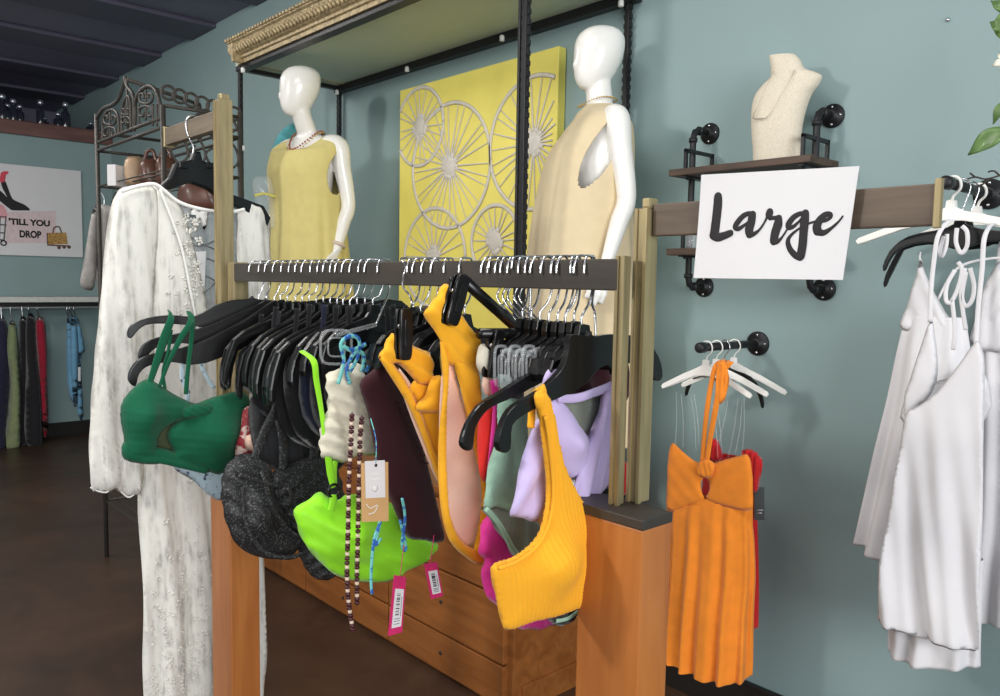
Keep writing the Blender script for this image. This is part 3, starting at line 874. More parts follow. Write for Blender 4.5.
rd = thing('red_dress', (-1.2, 2.2, 0.45), 'red dress with frilled strap, mostly hidden behind the orange dress', 'dress')
PR_ = Pln(-1.25, 2.2, -90)
m_ = MB(); drape(m_, PR_, [((706, 452), (758, 462)), ((704, 480), (756, 480)), ((700, 530), (757, 535)), ((698, 580), (758, 585)), ((697, 632), (757, 628))], depth=0.03, depth2=0.05, nf=8, amp=0.006, m=30, n=100)
solid(m_.build('body', M['red'], rd), 0.0015)
m_ = MB(); puff(m_, Pln(-1.25, 2.165, -90), [(742, 452), (750, 449), (758, 454), (763, 464), (760, 478), (757, 492), (748, 488), (744, 470)], thick=0.012, step=0.006, fold=folds(0.005, 60), reach=0.014)
m_.build('frill', M['red'], rd); m_ = MB(); puff(m_, Pln(-1.25, 2.165, -90), [(708, 445), (714, 438), (720, 445), (722, 458), (714, 462), (707, 456)], thick=0.012, step=0.006, fold=folds(0.004, 60), reach=0.014)
m_.build('frill', M['red'], rd)
M['greytag'] = mat('slate_card', (74, 84, 86), rough=0.7)
tg = MB(); PT = Pln(-1.2, 2.175, -80)
q = [PT.px(*p) for p in ((754.5, 487), (764.5, 487), (764.5, 520), (754.5, 520))]
tg.prism([tuple(p) for p in q], lambda u, v, w: PT.w(u, v, w), -0.0006, 0.0006)
t_ = tg.build('price_tag', M['greytag'])
tag(t_, 'slate grey swing tag hanging beside the red dress', 'tag')
ln = MB()
for (a, b, c, d) in ((757, 510, 763, 510), (757, 513, 762, 513)):
    ln.tube([PT.p3(a, b, 0.001), PT.p3(c, d, 0.001)], 0.0012, 5)
ln.build('print_lines', M['paper'], t_)
MB().tube(c3([tuple(PT.p3(*p)) for p in ((759, 487), (757, 475), (754, 462))], 4), 0.0008, 5).build('string', M['ink'], t_)

# clear elastic loops hanging down from the white hangers
lp = MB()
for i, (a, b) in enumerate((((676, 392), (675, 448)), ((681, 394), (683, 448)), ((691, 396), (696, 450)), ((694, 394), (699, 445)), ((712, 404), (718, 458)), ((716, 402), (722, 455)), ((738, 398), (728, 458)), ((742, 404), (735, 455)), ((728, 400), (716, 452)), ((744, 398), (742, 455)))):
    P_ = Pln(-1.33, 2.115 + 0.006 * i, -90)
    p = [P_.p3(*a), P_.p3((a[0] + b[0]) / 2 + 1.2, (a[1] + b[1]) / 2), P_.p3(*b)]
    l_ = MB().tube(c3([tuple(x) for x in p], 5), 0.0016, 6)
    o = l_.build('hanging_loop', M['clear'])
    tag(o, 'thin clear hanging loop between the white hangers and the orange dress', 'hanging loop', 'clear hanging loops over the orange dress')

# upper rod: white dresses
zr = 1.722
rod_hanger(-0.713, 2.125, zr, -90, 'white plastic hanger with thick hook, front of the upper rod', None, M['wplast'], hw=0.225, drop=0.068, wire=False, th=0.008, deep=0.03)
rod_hanger(-0.713, 2.19, zr, -86, 'black hanger directly behind the white one on the upper rod', None, M['plast'], hw=0.175, drop=0.11, white=False, th=0.006, curved=True, low=.032)
rod_hanger(-0.713, 2.25, zr, -80, 'black hanger with lower arm, second behind the white one', None, M['plast'], hw=0.19, drop=0.15, white=False, th=0.006, curved=True, low=.035)
rod_hanger(-0.713, 2.31, zr, -92, 'white plastic hanger at the back of the upper rod beside its flange', None, M['wplast'], hw=0.2, drop=0.07, wire=False)

M['whitec'] = cloth('white_crepe', (224, 222, 224), var=0.015, bump=0.12, sheen=0.1)
# front strappy dress
wd = thing('slip_dress', (-0.72, 2.09, 0.65), 'long white slip dress with tie straps on the front white hanger', 'dress')
PW = Pln(-0.72, 2.09, -90)
PWf = Pln(-0.72, 2.055, -90)
b_ = MB(); drape(b_, PW, [((908, 440), (982, 430)), ((901, 470), (981, 470)), ((892, 520), (980, 525)), ((884, 570), (978, 590)), ((878, 618), (975, 642))], depth=0.02, depth2=0.045, nf=7, amp=0.010, m=48, n=160, hem=0.008, ph=.6)
solid(b_.build('skirt', M['whitec'], wd), 0.0015)
fo3 = folds(.015, 8, 5, .006, 19, .15, ph=.9, grow=(1.25, .75))
b_ = MB(); puff(b_, Pln(-0.72, 2.03, -90), [(976, 341), (982, 348), (985, 370), (983, 450), (982, 520), (980, 590), (977, 651), (962, 650), (940, 644), (915, 636), (893, 628), (874, 622), (880, 580), (888, 515), (898, 455), (905, 415), (912, 409), (930, 398), (948, 379), (964, 357)], thick=.004, step=.008, reach=.012, fold=fo3, smooth=2)
b_.build('front_panel', M['whitec'], wd)
b_ = MB(); drape(b_, Pln(-0.72, 2.12, -90), [((893, 560), (983, 560)), ((890, 610), (981, 620)), ((890, 652), (979, 668))], depth=0.05, depth2=0.055, nf=8, amp=0.010, m=20, n=120, hem=0.006, ph=2)
solid(b_.build('lining', M['whitec'], wd), 0.0015)
b_ = MB()
puff(b_, PWf, [(930, 320), (935, 340), (937, 372), (930, 395), (915, 410), (905, 420), (903, 398), (909, 380), (918, 352)], thick=0.008, step=0.008, fold=folds(0.0008, 12, 30), reach=0.016, w0=-.005)
puff(b_, Pln(-0.72, 2.13, -90), [(906, 398), (925, 385), (950, 378), (984, 372), (985, 420), (906, 425)], thick=0.006, step=0.01, reach=0.02)
b_.build('bodice', M['whitec'], wd)
b_ = MB()
strap(b_, PWf, [(930, 322), (931, 290), (934, 260), (938, 236), (942, 222, -.03), (944, 218, -.06)], 0.011, 0.0018)
strap(b_, PWf, [(976, 345), (978, 310), (982, 270), (984, 240), (985, 226, -.03), (985, 222, -.06)], 0.011, 0.0018)
b_.build('strap', M['whitec'], wd)
b_ = MB()
for pts in ([(944, 236), (940, 250), (942, 256), (946, 246), (947, 234)], [(957, 228), (956, 242), (961, 253), (967, 246), (967, 232), (962, 226)], [(955, 270), (947, 285), (946, 300), (951, 302), (958, 288), (962, 270), (958, 262)], [(965, 268), (961, 290), (963, 312), (966, 330)], [(970, 268), (974, 285), (972, 300), (966, 306), (962, 296), (966, 272)], [(952, 300), (955, 330), (953, 350)]):
    strap(b_, Pln(-0.72, 2.075, -90), pts, 0.010, 0.0018)
b_.build('tie', M['whitec'], wd)

w2 = thing('camisole', (-0.86, 2.22, 0.85), 'white flared top on the black hangers, left of the slip dress', 'top')
PW2 = Pln(-0.82, 2.2, -90)
b_ = MB(); drape(b_, PW2, [((906, 315), (965, 318)), ((898, 352), (970, 352)), ((889, 400), (975, 400)), ((878, 450), (975, 455)), ((867, 505), (975, 515)), ((858, 550), (975, 560))], depth=0.03, depth2=0.075, nf=6, amp=0.018, m=48, n=140, hem=0.02, ph=1.1)
solid(b_.build('body', M['whitec'], w2), 0.0015)
b_ = MB()
puff(b_, PW2, [(924, 260), (928, 272), (936, 290), (948, 312), (955, 330), (905, 330), (908, 310), (916, 285), (920, 268)], thick=0.010, step=0.009, fold=folds(0.003, 22, 20), reach=0.018, w0=0.018)
b_.build('bodice', M['whitec'], w2)
b_ = MB(); strap(b_, PW2, [(924, 263), (922, 258), (923, 252)], 0.005, 0.0015, 0.015); strap(b_, PW2, [(940, 300), (960, 268), (1000, 258), (1030, 262)], 0.006, 0.0015, 0.015); b_.build('strap', M['whitec'], w2)
w3 = thing('sleeveless_dress', (-0.52, 2.25, 0.8), 'white gathered dress at the right, behind the slip dress', 'dress')
PW3 = Pln(-0.6, 2.27, -90)
b_ = MB(); drape(b_, PW3, [((980, 300), (1075, 300)), ((976, 340), (1080, 340)), ((978, 420), (1085, 420)), ((974, 520), (1095, 520)), ((968, 575), (1100, 580)), ((966, 620), (1104, 625))], depth=0.04, depth2=0.07, nf=10, amp=0.012, m=50, n=140, hem=0.008, ph=0.3)
solid(b_.build('body', M['whitec'], w3), 0.0015)
b_ = MB(); puff(b_, Pln(-0.6, 2.225, -90), [(978, 310), (985, 285), (998, 262), (1010, 268), (1040, 285), (1060, 262), (1075, 300), (1078, 345), (976, 350)], thick=0.012, step=0.01, fold=folds(0.004, 30), reach=0.02)
strap(b_, Pln(-0.6, 2.235, -90), [(998, 265), (1000, 246), (1004, 236)], 0.009, 0.0018); strap(b_, Pln(-0.6, 2.235, -90), [(1058, 265), (1054, 248), (1048, 238)], 0.009, 0.0018)
b_.build('bodice', M['whitec'], w3)

# ------------------------------------------------------------------ trailing vine at the top right
M['leaf'] = mat('leaf_green', (92, 122, 66), rough=0.45, var=0.25, scale=30, coat=0.1)
M['twig'] = mat('dark_twig', (58, 48, 46), rough=0.8, bump=0.4)
M['petal'] = mat('cream_petal', (236, 232, 214), rough=0.6)
PV = Pln(-0.6, 2.2, -90)
vine = thing('vine', tuple(PV.p3(1010, 120)), 'green leafy vine with a cream flower and bare twig at the top right', 'plant')
def leaf(P, base, tip, w, name='leaf', bend=0.012, m=None):
    a, b = P.p3(*base), P.p3(*tip); d = b - a; L = d.length; d.normalize()
    side = d.cross(P.n).normalized(); vs = []; fs = []; n_ = 12
    for i in range(n_ + 1):
        t = i / n_; hw_ = w * (sin(pi * t ** 0.8) ** 0.9) * (1 - .25 * t) if 0 < t < 1 else 0.0005
        for k, s_ in enumerate((-1, -.5, 0, .5, 1)):
            ww = bend * sin(pi * t) - 0.35 * hw_ * (1 - abs(s_)) * 0.6 + 0.003 * sin(9 * t + 4 * s_)
            vs.append(a + d * (L * t) + side * (hw_ * s_) + P.n * ww)
    for i in range(n_):
        for k in range(4):
            q = i * 5 + k; fs.append((q, q + 1, q + 6, q + 5))
    o = MB().add(vs, fs).build(name, m or M['leaf'], vine)
    return solid(o, 0.0012)
leaf(PV, (1006, 128), (968, 155), 0.026); leaf(PV, (1008, 100), (993, 124), 0.014); leaf(PV, (1004, 40), (1003, 8), 0.02); leaf(PV, (1010, 30), (990, 22), 0.017); leaf(PV, (1012, 12), (991, 1), 0.014); leaf(PV, (1020, 140), (1030, 175), 0.022); leaf(PV, (1015, 60), (1032, 90), 0.02)
leaf(PV, (1006, 62), (992, 66), 0.009, 'petal', m=M['petal']); leaf(PV, (1008, 60), (998, 54), 0.008, 'petal', m=M['petal']); leaf(PV, (1008, 64), (1000, 72), 0.008, 'petal', m=M['petal'])
MB().tube(c3([tuple(PV.p3(*p)) for p in ((1014, -30), (1008, 30), (1010, 62), (1007, 100), (1010, 128), (1020, 150), (1012, 168), (1000, 176))], 6), 0.0025, 7).build('stem', M['leaf'], vine)
tw = MB()
for pts in ([(1010, 170), (998, 176), (985, 179), (975, 177), (965, 180)], [(990, 178), (983, 184), (978, 186)], [(1000, 176), (994, 171), (988, 172)], [(975, 177), (970, 173)]):
    tw.tube(c3([tuple(PV.p3(*p)) for p in pts], 4), 0.0022, 6)
tw.build('twig', M['twig'], vine)
# ================================================================== hangers on the low rail
def railx(px): return at(px, 262, y=0.9).x
rnd = random.Random(11)
G1 = 'black hangers packed on the left half of the low rail'
G2 = 'black hangers packed on the right half of the low rail'
left_px = [281, 288, 296, 303, 310, 317, 324, 331, 338, 344, 351, 358, 366, 374]
hx = {}
specs = {12: dict(az=2, hw=.14, roll=6, drop=.09), 13: dict(az=-2, hw=.13, roll=5, drop=.09), 11: dict(az=3, hw=.15, roll=8, drop=.1), 10: dict(az=3, hw=.17, roll=10, drop=.11)}
for i, p in enumerate(left_px):
    k = specs.get(i, dict(az=rnd.uniform(-7, 7), hw=0.2 + rnd.uniform(-.008, .012), roll=rnd.uniform(9, 21), drop=0.125 + rnd.uniform(-.01, .01)))
    lab = 'black plastic hanger in the tight row left of the lime bikini'
    hanger(railx(p), 0.9, 1.408 - rnd.uniform(0, .006), k['az'], lab, G1, hw=k['hw'], roll=k['roll'], drop=k['drop'], deep=0.038, th=0.0055)
for i, p in enumerate((414, 422, 431, 441, 449, 466)):
    hanger(railx(p), 0.9, 1.402 - rnd.uniform(0, .006), rnd.uniform(-6, 6), 'black plastic hanger on the rail between the two yellow swimsuits', 'black hangers between the yellow swimsuits', hw=0.10, roll=rnd.uniform(0, 4), drop=0.075, th=0.0055)
for i, p in enumerate((524, 533, 542, 551, 560, 568, 576, 584)):
    lab = 'black plastic hanger in the tight row right of the upright yellow swimsuit'
    hanger(railx(p), 0.9, 1.400 - rnd.uniform(0, .006), rnd.uniform(-5, 5), lab, G2, hw=0.075, roll=rnd.uniform(0, 4), drop=0.06, th=0.0055)
def traced(x, ol, label, hookpx, th=.008, az=0, zn=1.4, bev=.004):
    P = Pln(x, 0.9, az); t = thing('hanger', (x, .9, zn - .1), label, 'hanger')
    q = cr([tuple(P.px(*p)) for p in ol], 3, True)
    MB().prism(q, lambda u, v, w: P.w(u, v, w), -th, th, bev).build('body', M['plast'], t)
    hxx = railx(hookpx); top = P.px(hookpx + 1, 303)
    pts = hook_path(Pln(hxx, .9, rh.uniform(-20, 20)), True, neck=zn + .01)
    pts[0] = V((x, .9, zn - .012)); pts[1] = V((x, .9, zn + .015)).lerp(pts[2], .3)
    MB().tube(c3([tuple(p) for p in pts], 5), .0019, 7).build('hook', M['wire'], t)
    return t
traced(railx(257), [(127, 335), (131, 325), (147, 318), (170, 315), (195, 316), (214, 306), (232, 300), (248, 299), (252, 296), (257, 299), (285, 302), (318, 312), (340, 322), (350, 334), (344, 338), (322, 326), (285, 322), (256, 326), (225, 329), (200, 327), (175, 324), (150, 324), (139, 329), (131, 338)], 'black hanger at the left end of the low rail, arm reaching past the green straps', 257, az=-10)
traced(railx(265), [(138, 357), (142, 346), (152, 339), (170, 335), (205, 327), (240, 312), (262, 302), (266, 298), (270, 302), (300, 306), (335, 320), (350, 336), (342, 338), (310, 328), (266, 330), (210, 345), (182, 343), (160, 346), (149, 353), (143, 363)], 'black hanger second from the left end, tip just under the furthest-reaching arm', 265, az=-8)
traced(railx(273), [(128, 380), (131, 368), (141, 358), (160, 352), (195, 344), (240, 322), (268, 304), (274, 300), (278, 304), (310, 308), (345, 322), (358, 336), (350, 340), (318, 330), (274, 336), (205, 363), (172, 362), (150, 365), (139, 373), (135, 386)], 'black hanger third from the left end, lowest drooping tip left of the green straps', 273, az=-8)
traced(-0.775, [(500, 452), (496, 442), (502, 420), (513, 405), (537, 391), (559, 370), (566, 350), (568, 335), (586, 336), (589, 331), (592, 336), (612, 334), (640, 338), (656, 356), (660, 376), (653, 380), (640, 364), (614, 364), (597, 368), (580, 386), (548, 401), (524, 413), (510, 425), (508, 448)], 'nearest black hanger, its drooping arm carrying the big mustard bikini top', 590, th=.0055)
traced(-0.84, [(464, 450), (460, 442), (466, 423), (478, 405), (494, 395), (528, 374), (560, 352), (562, 336), (566, 331), (570, 336), (590, 337), (620, 340), (640, 360), (632, 364), (600, 358), (570, 366), (532, 387), (496, 404), (483, 413), (474, 428), (471, 448)], 'black hanger whose bare drooping tip hangs before the red bikini top', 566, th=.005)
# clear plastic hangers: a moulded clip loop at the near end of a clear bar
def clear_hanger(x, px, py, w, h, label, group, barto, hookpx):
    P = Pln(x, .8); t = thing('hanger', (x, .86, 1.3), label, 'hanger', group)
    def rr_(s):
        return [(px + s * w * (1 if c > 0 else -1) * abs(c) ** .5 / 2, py + s * h * (1 if q > 0 else -1) * abs(q) ** .5 / 2) for c, q in ((cos(2 * pi * i / 28), sin(2 * pi * i / 28)) for i in range(28))]
    b_ = MB(); b_.tube([P.p3(*p) for p in rr_(1)], .0026, 8, closed=True); b_.build('clip', M['clear'], t)
    b_ = MB(); b_.tube([P.p3(*p, w=.002) for p in rr_(.55)], .0018, 8, closed=True); b_.build('clip_jaw', M['clear'], t)
    b_ = MB(); a_, c_ = P.p3(px, py - h * .35), P.p3(*barto, w=-.02)
    b_.tube([a_, a_.lerp(c_, .5), c_], .0042, 10, nrm=P.n, flat=.5); b_.build('bar', M['clear'], t)
    hxx = railx(hookpx); q = hook_path(Pln(hxx, .9, rh.uniform(-20, 20)), True, neck=1.39); q[0] = c_; q[1] = c_.lerp(q[2], .4)
    MB().tube(c3([tuple(p) for p in q], 5), .0019, 7).build('hook', M['wire'], t)
for i in range(5):
    clear_hanger(-.845 - .012 * i, 529 - 7 * i, 366 + (i % 2) * 4, 13, 40, 'clear plastic clip hanger bunched above the mint and lilac tops', 'clear hangers bunched above the mint top', (572 - 6 * i, 345), 516 - 6 * i)
clear_hanger(-1.262, 336, 347, 31, 34, 'clear plastic clip hanger holding the cream top with blue ties', None, (382, 325), 384)

def clip_part(t, P, c_top, c_bot, hw, w0=0.0):
    """a black spring clip between two photo points: two jaws and a dark slot"""
    a, b = P.px(*c_top), P.px(*c_bot); d = (b - a); L = d.length; d.normalize(); s = V((d.y, -d.x))
    def f3(sgn):
        return lambda u, v, w: P.w(*(a + s * u + d * v), w0 + w)
    m_ = MB()
    o = []
    for k in range(24):
        an = 2 * pi * k / 24; cu = cos(an); cv = sin(an)
        o.append((hw * (1 if cu > 0 else -1) * abs(cu) ** 0.45, L / 2 + L / 2 * (1 if cv > 0 else -1) * abs(cv) ** 0.35))
    m_.prism(o, f3(1), 0.004, 0.010, 0.0018); m_.prism(o, f3(1), -0.010, -0.004, 0.0018)
    i_ = [(u * .45, L * .2 + v * .55) for u, v in o]
    m_.prism(i_, f3(1), 0.0095, 0.0125, 0.001)
    c = m_.build('clip', M['plast'], t)
    MB().tube([P.w(*(a + s * hw * .9 + d * L * .35), w0), P.w(*(a - s * hw * .9 + d * L * .35), w0)], 0.003, 8).build('spring', M['wire'], c)
    return c
# clip hanger 1 (rolled yellow swimsuit)
x1 = railx(406)
t1 = thing('clip_hanger', (x1, 0.86, 1.3), 'black clip hanger seen end-on, gripping the drooping yellow swimsuit', 'hanger')
PC1 = Pln(x1 + 0.225, 0.8, -4)
clip_part(t1, PC1, (404, 308), (403, 360), 0.0115)
m_ = MB(); a = PC1.p3(408, 314, -0.006); m_.tube([a, V((x1 - .03, 0.95, a.z - 0.005)), V((x1 - .08, 1.08, a.z - 0.006))], 0.008, 10); m_.build('bar', M['plast'], t1)
q = [(404, 311), (413, 306), (410, 296), (402, 286), (404, 274), (406, 266)]
hk = [tuple(Pln(x1 + 0.012 + .13 * max(0, (i - 0) and (4 - i) / 4 if i < 4 else 0), 0.85, -10).p3(*p)) for i, p in enumerate([(408, 313), (412, 305), (410, 296), (403, 286), (404, 274), (406, 266)])]
hk += [(x1, 0.888, RZ1 + .005), (x1, 0.905, RZ1 + 0.006), (x1, 0.918, RZ1 - 0.002), (x1, 0.92, RZ1 - 0.02)]
MB().tube(c3(hk, 5), 0.002, 8).build('hook', M['wire'], t1)
# clip hanger 2 (upright yellow swimsuit)
x2 = railx(497)
t2 = thing('clip_hanger', (x2, 0.88, 1.3), 'black clip hanger with a slanting round bar, gripping the upright yellow swimsuit', 'hanger')
PC2 = Pln(x2 + 0.03, 0.8, 0)
clip_part(t2, PC2, (460, 275), (447, 325), 0.0125, w0=.004)
a = PC2.p3(464, 279, -0.004); b = PC2.p3(528, 328, -0.03)
m_ = MB(); m_.tube([a, a.lerp(b, .5), b], 0.0095, 12); m_.tube([PC2.p3(455, 283, -.008), PC2.p3(472, 283, -.008)], 0.010, 10); m_.build('bar', M['plast'], t2)
hk = [tuple(a.lerp(b, .62)), (x2, 0.925, 1.44), (x2, .92, 1.49), (x2, 0.912, RZ1 + 0.004), (x2, 0.9, RZ1 + .006), (x2, 0.885, RZ1 + .003), (x2, 0.881, RZ1 - 0.015)]
MB().tube(c3(hk, 5), 0.002, 8).build('hook', M['wire'], t2)
# clip hanger 3
x3 = railx(520)
t3 = thing('clip_hanger', (x3, 0.88, 1.3), 'black clip hanger with a level bar, holding a rolled cream strap', 'hanger')
PC3 = Pln(x3 + 0.02, 0.8, 0)
clip_part(t3, PC3, (497, 329), (489, 378), 0.010)
m_ = MB(); m_.tube([PC3.p3(482, 334, -.006), PC3.p3(530, 334, -.02), PC3.p3(570, 338, -.03)], 0.0085, 10); m_.build('bar', M['plast'], t3)
hk = [tuple(PC3.p3(535, 332, -.02)), (x3, 0.925, 1.44), (x3, .92, 1.49), (x3, 0.912, RZ1 + 0.004), (x3, 0.9, RZ1 + .006), (x3, 0.885, RZ1 + .003), (x3, 0.881, RZ1 - 0.015)]
MB().tube(c3(hk, 5), 0.002, 8).build('hook', M['wire'], t3)

# ================================================================== swimwear on the low rail
M['green'] = cloth('emerald_rib', (14, 92, 62), var=0.1, ribs=0.35, ribscale=620, ribdir='Y', sheen=0.1)
M['mustard'] = cloth('mustard_knit', (240, 170, 38), var=0.03, sheen=0.1)
M['yellow'] = cloth('golden_knit', (240, 172, 36), var=0.05)
M['lime'] = cloth('lime_lycra', (150, 232, 40), var=0.03, rough=0.55)
M['maroon'] = cloth('dark_maroon', (56, 20, 28), var=0.15)
M['cream'] = cloth('cream_plush', (214, 208, 188), var=0.12, bump=0.8)
M['glit'] = speckle('black_glitter_knit', (30, 30, 32), (92, 92, 92), 260, 0.56, 0.6)
M['lilac'] = cloth('lilac_lycra', (196, 180, 222), var=0.03, rough=0.6)
M['mint'] = cloth('mint_mesh', (150, 186, 164), var=0.12, bump=1.0)
M['sage'] = cloth('sage_grey', (128, 134, 122), var=0.1)
M['pink'] = cloth('hot_pink', (228, 52, 150), var=0.05, rough=0.6)
M['coral'] = cloth('bright_red', (226, 46, 40), var=0.05)
M['peach'] = cloth('peach_lining', (244, 204, 182), var=0.05, rough=0.5)
M['black'] = cloth('black_lycra', (24, 24, 27), var=0.15)
M['char'] = cloth('charcoal_knit', (48, 48, 50), var=0.2)
M['navy'] = cloth('navy_lycra', (30, 34, 56), var=0.15)
M['floral'] = speckle('red_floral_print', (150, 40, 48), (216, 186, 176), 70, 0.5)
M['bluep'] = speckle('blue_floral_print', (186, 206, 216), (52, 72, 96), 75, 0.58)
M['tiedye'] = speckle('blue_tie_dye', (120, 206, 200), (46, 104, 190), 90, 0.5)
M['kraft'] = mat('kraft_card', (208, 166, 112), rough=0.85, var=0.05)
M['pinkcard'] = mat('magenta_card', (206, 36, 104), rough=0.6)

def garment(name, x, label, cat, y=0.86, z=1.1, group=None):
    return thing(name, (x, y, z), label, cat, group)

# dark tops filling the packed left half
def dark_top(x, m, u0, u1, z0, z1, label, group=None, cat='bikini top'):
    P = Pln(x, 0.9, rnd.uniform(-8, 8)); g = garment('bikini', x, label, cat, group=group)
    um = (u0 + u1) / 2; h = z1 - z0
    b_ = MB(); puff(b_, P, [(u0, z1 - h * .1), (u0 + .05, z1), (um - .02, z1 - h * .35), (um, z1 - h * .4), (um + .02, z1 - h * .35), (u1 - .05, z1), (u1, z1 - h * .1), (u1 - .01, z0 + h * .3), (um + .05, z0), (um, z0 + h * .1), (um - .05, z0), (u0 + .01, z0 + h * .3)], thick=0.006, step=0.011, px=False, fold=folds(0.006, 22, 20), reach=0.02)
    b_.build('cups', m, g)
    s_ = MB()
    for u in (u0 + .05, u1 - .05):
        s_.tube(c3([tuple(P.w(u, z1 - .01, .002)), tuple(P.w(u + .004, z1 + .03, .003)), tuple(P.w(u * .9, z1 + 0.075, .004))], 5), 0.006, 8, nrm=P.n, flat=.25)
    s_.build('strap', m, g)
dt = [(-1.74, 'black', -.12, .15, 1.18, 1.31), (-1.66, 'char', -.12, .15, 1.16, 1.32), (-1.64, 'black', -.13, .15, 1.13, 1.33), (-1.56, 'black', -.13, .14, 1.10, 1.33), (-1.52, 'black', -.12, .14, 1.10, 1.34), (-1.47, 'navy', -.11, .14, 1.12, 1.34), (-1.42, 'black', -.11, .14, 1.12, 1.34), (-1.38, 'black', -.10, .14, 1.14, 1.34), (-1.32, 'black', -.05, .14, 1.16, 1.34), (-1.24, 'black', -.02, .14, 1.16, 1.33)]
for (x, m, u0, u1, z0, z1) in dt:
    dark_top(x, M[m], u0, u1, z0, z1, 'dark bikini top half hidden in the packed row of black hangers', 'dark tops in the packed row')

# blue floral bottom and red floral top behind the green one
g = garment('bikini_briefs', -1.9, 'pale blue and black printed bikini bottom peeking out below the green bikini', 'bikini bottom')
b_ = MB(); puff(b_, Pln(-1.88, .86), [(165, 452), (178, 452), (205, 460), (225, 470), (238, 486), (222, 500), (210, 496), (192, 480), (176, 470)], thick=0.012, step=0.008, fold=folds(.004, 30, 40)); b_.build('panel', M['bluep'], g)
b_ = MB(); strap(b_, Pln(-1.88, .86), [(186, 350), (182, 375), (188, 395), (184, 425), (190, 455)], .012, .002); strap(b_, Pln(-1.88, .86), [(196, 350), (204, 372), (214, 388)], .010, .002); b_.build('strap', M['bluep'], g)
g = garment('bikini', -1.72, 'red and pink floral bikini top squeezed between the green and black ones', 'bikini top')
b_ = MB(); puff(b_, Pln(-1.71, .86), [(244, 410), (254, 405), (262, 420), (266, 450), (262, 470), (250, 490), (238, 476), (236, 450), (240, 430)], thick=0.012, step=0.008, fold=folds(.004, 30, 10)); b_.build('cups', M['floral'], g)
g = garment('bikini', -1.7, 'dusty pink strap bundle beside the red floral bikini top', 'bikini top')
b_ = MB(); puff(b_, Pln(-1.69, .86), [(246, 436), (260, 434), (264, 446), (256, 452), (246, 448)], thick=0.012, step=0.006, reach=.014); b_.build('roll', M['peach'], g)

g = garment('cover_up', -1.66, 'black sheer cover-up bunched behind the glitter bikini straps', 'cover-up')
b_ = MB(); puff(b_, Pln(-1.67, .9), [(250, 398), (270, 385), (300, 380), (330, 385), (345, 400), (348, 440), (340, 470), (320, 480), (290, 476), (262, 462), (252, 440)], thick=.012, step=.009, reach=.03, fold=folds(.007, 24, 8)); b_.build('panel', M['char'], g)

# emerald bikini
xg = -1.79
g = garment('bikini', xg, 'emerald green ribbed bikini top with keyhole front, leftmost on the low rail', 'bikini top')
PG = Pln(xg, .8, 6)
b_ = MB()
puff(b_, PG, [(146, 379), (158, 384), (172, 393), (190, 402), (204, 407), (198, 416), (184, 420), (170, 425), (160, 434), (157, 446), (158, 456), (150, 462), (136, 461), (123, 457), (124, 440), (120, 420), (121, 404), (130, 391)], thick=0.022, step=0.0065, reach=0.045, bulge=[(140, 415, .045, .028)], fold=folds(.0012, 60, 80))
puff(b_, PG, [(196, 404), (206, 399), (222, 394), (238, 391), (248, 397), (251, 415), (250, 440), (243, 458), (229, 469), (217, 474), (205, 470), (186, 463), (170, 460), (164, 458), (172, 452), (166, 436), (172, 424), (184, 416)], thick=0.022, step=0.0065, reach=0.05, bulge=[(215, 432, .06, .035)], fold=folds(.0012, 60, 80), w0=.004)
puff(b_, PG, [(180, 406), (196, 402), (208, 404), (204, 414), (188, 418), (178, 416)], thick=0.012, step=0.005, reach=0.012, w0=.018, fold=folds(.002, 90, 60))
puff(b_, PG, [(122, 442), (138, 447), (156, 446), (176, 452), (204, 462), (208, 472), (190, 468), (166, 463), (148, 464), (123, 459)], thick=.010, step=.006, reach=.014, w0=.006)
strap(b_, PG, [(126, 454, .0), (140, 458, .012), (158, 459, .014), (180, 464, .014), (205, 470, .01)], .016, .004)
b_.build('cups', M['green'], g)
M['olivel'] = cloth('olive_lining', (70, 78, 52), var=.15)
b_ = MB(); puff(b_, PG, [(148, 420), (172, 416), (180, 440), (176, 458), (150, 456)], thick=.004, step=.007, reach=.012, w0=-.012); o = b_.build('lining', M['olivel'], g); tag(o, 'olive lining inside the keyhole')
b_ = MB()
strap(b_, PG, [(148, 384), (156, 360), (164, 335), (170, 318), (174, 312, -.02)], .013, .002, .006, ws=[.012, .018, .020, .016, .014])
strap(b_, PG, [(157, 386), (166, 362), (178, 338), (188, 322), (193, 313, -.02)], .012, .002, .012, ws=[.008, .01, .014, .016, .014])
strap(b_, PG, [(185, 394), (187, 370), (190, 345), (192, 320), (193, 312, -.02)], .011, .002, .004)
strap(b_, PG, [(166, 390), (164, 372), (169, 352), (172, 330)], .008, .002, -.004)
b_.build('strap', M['green'], g)

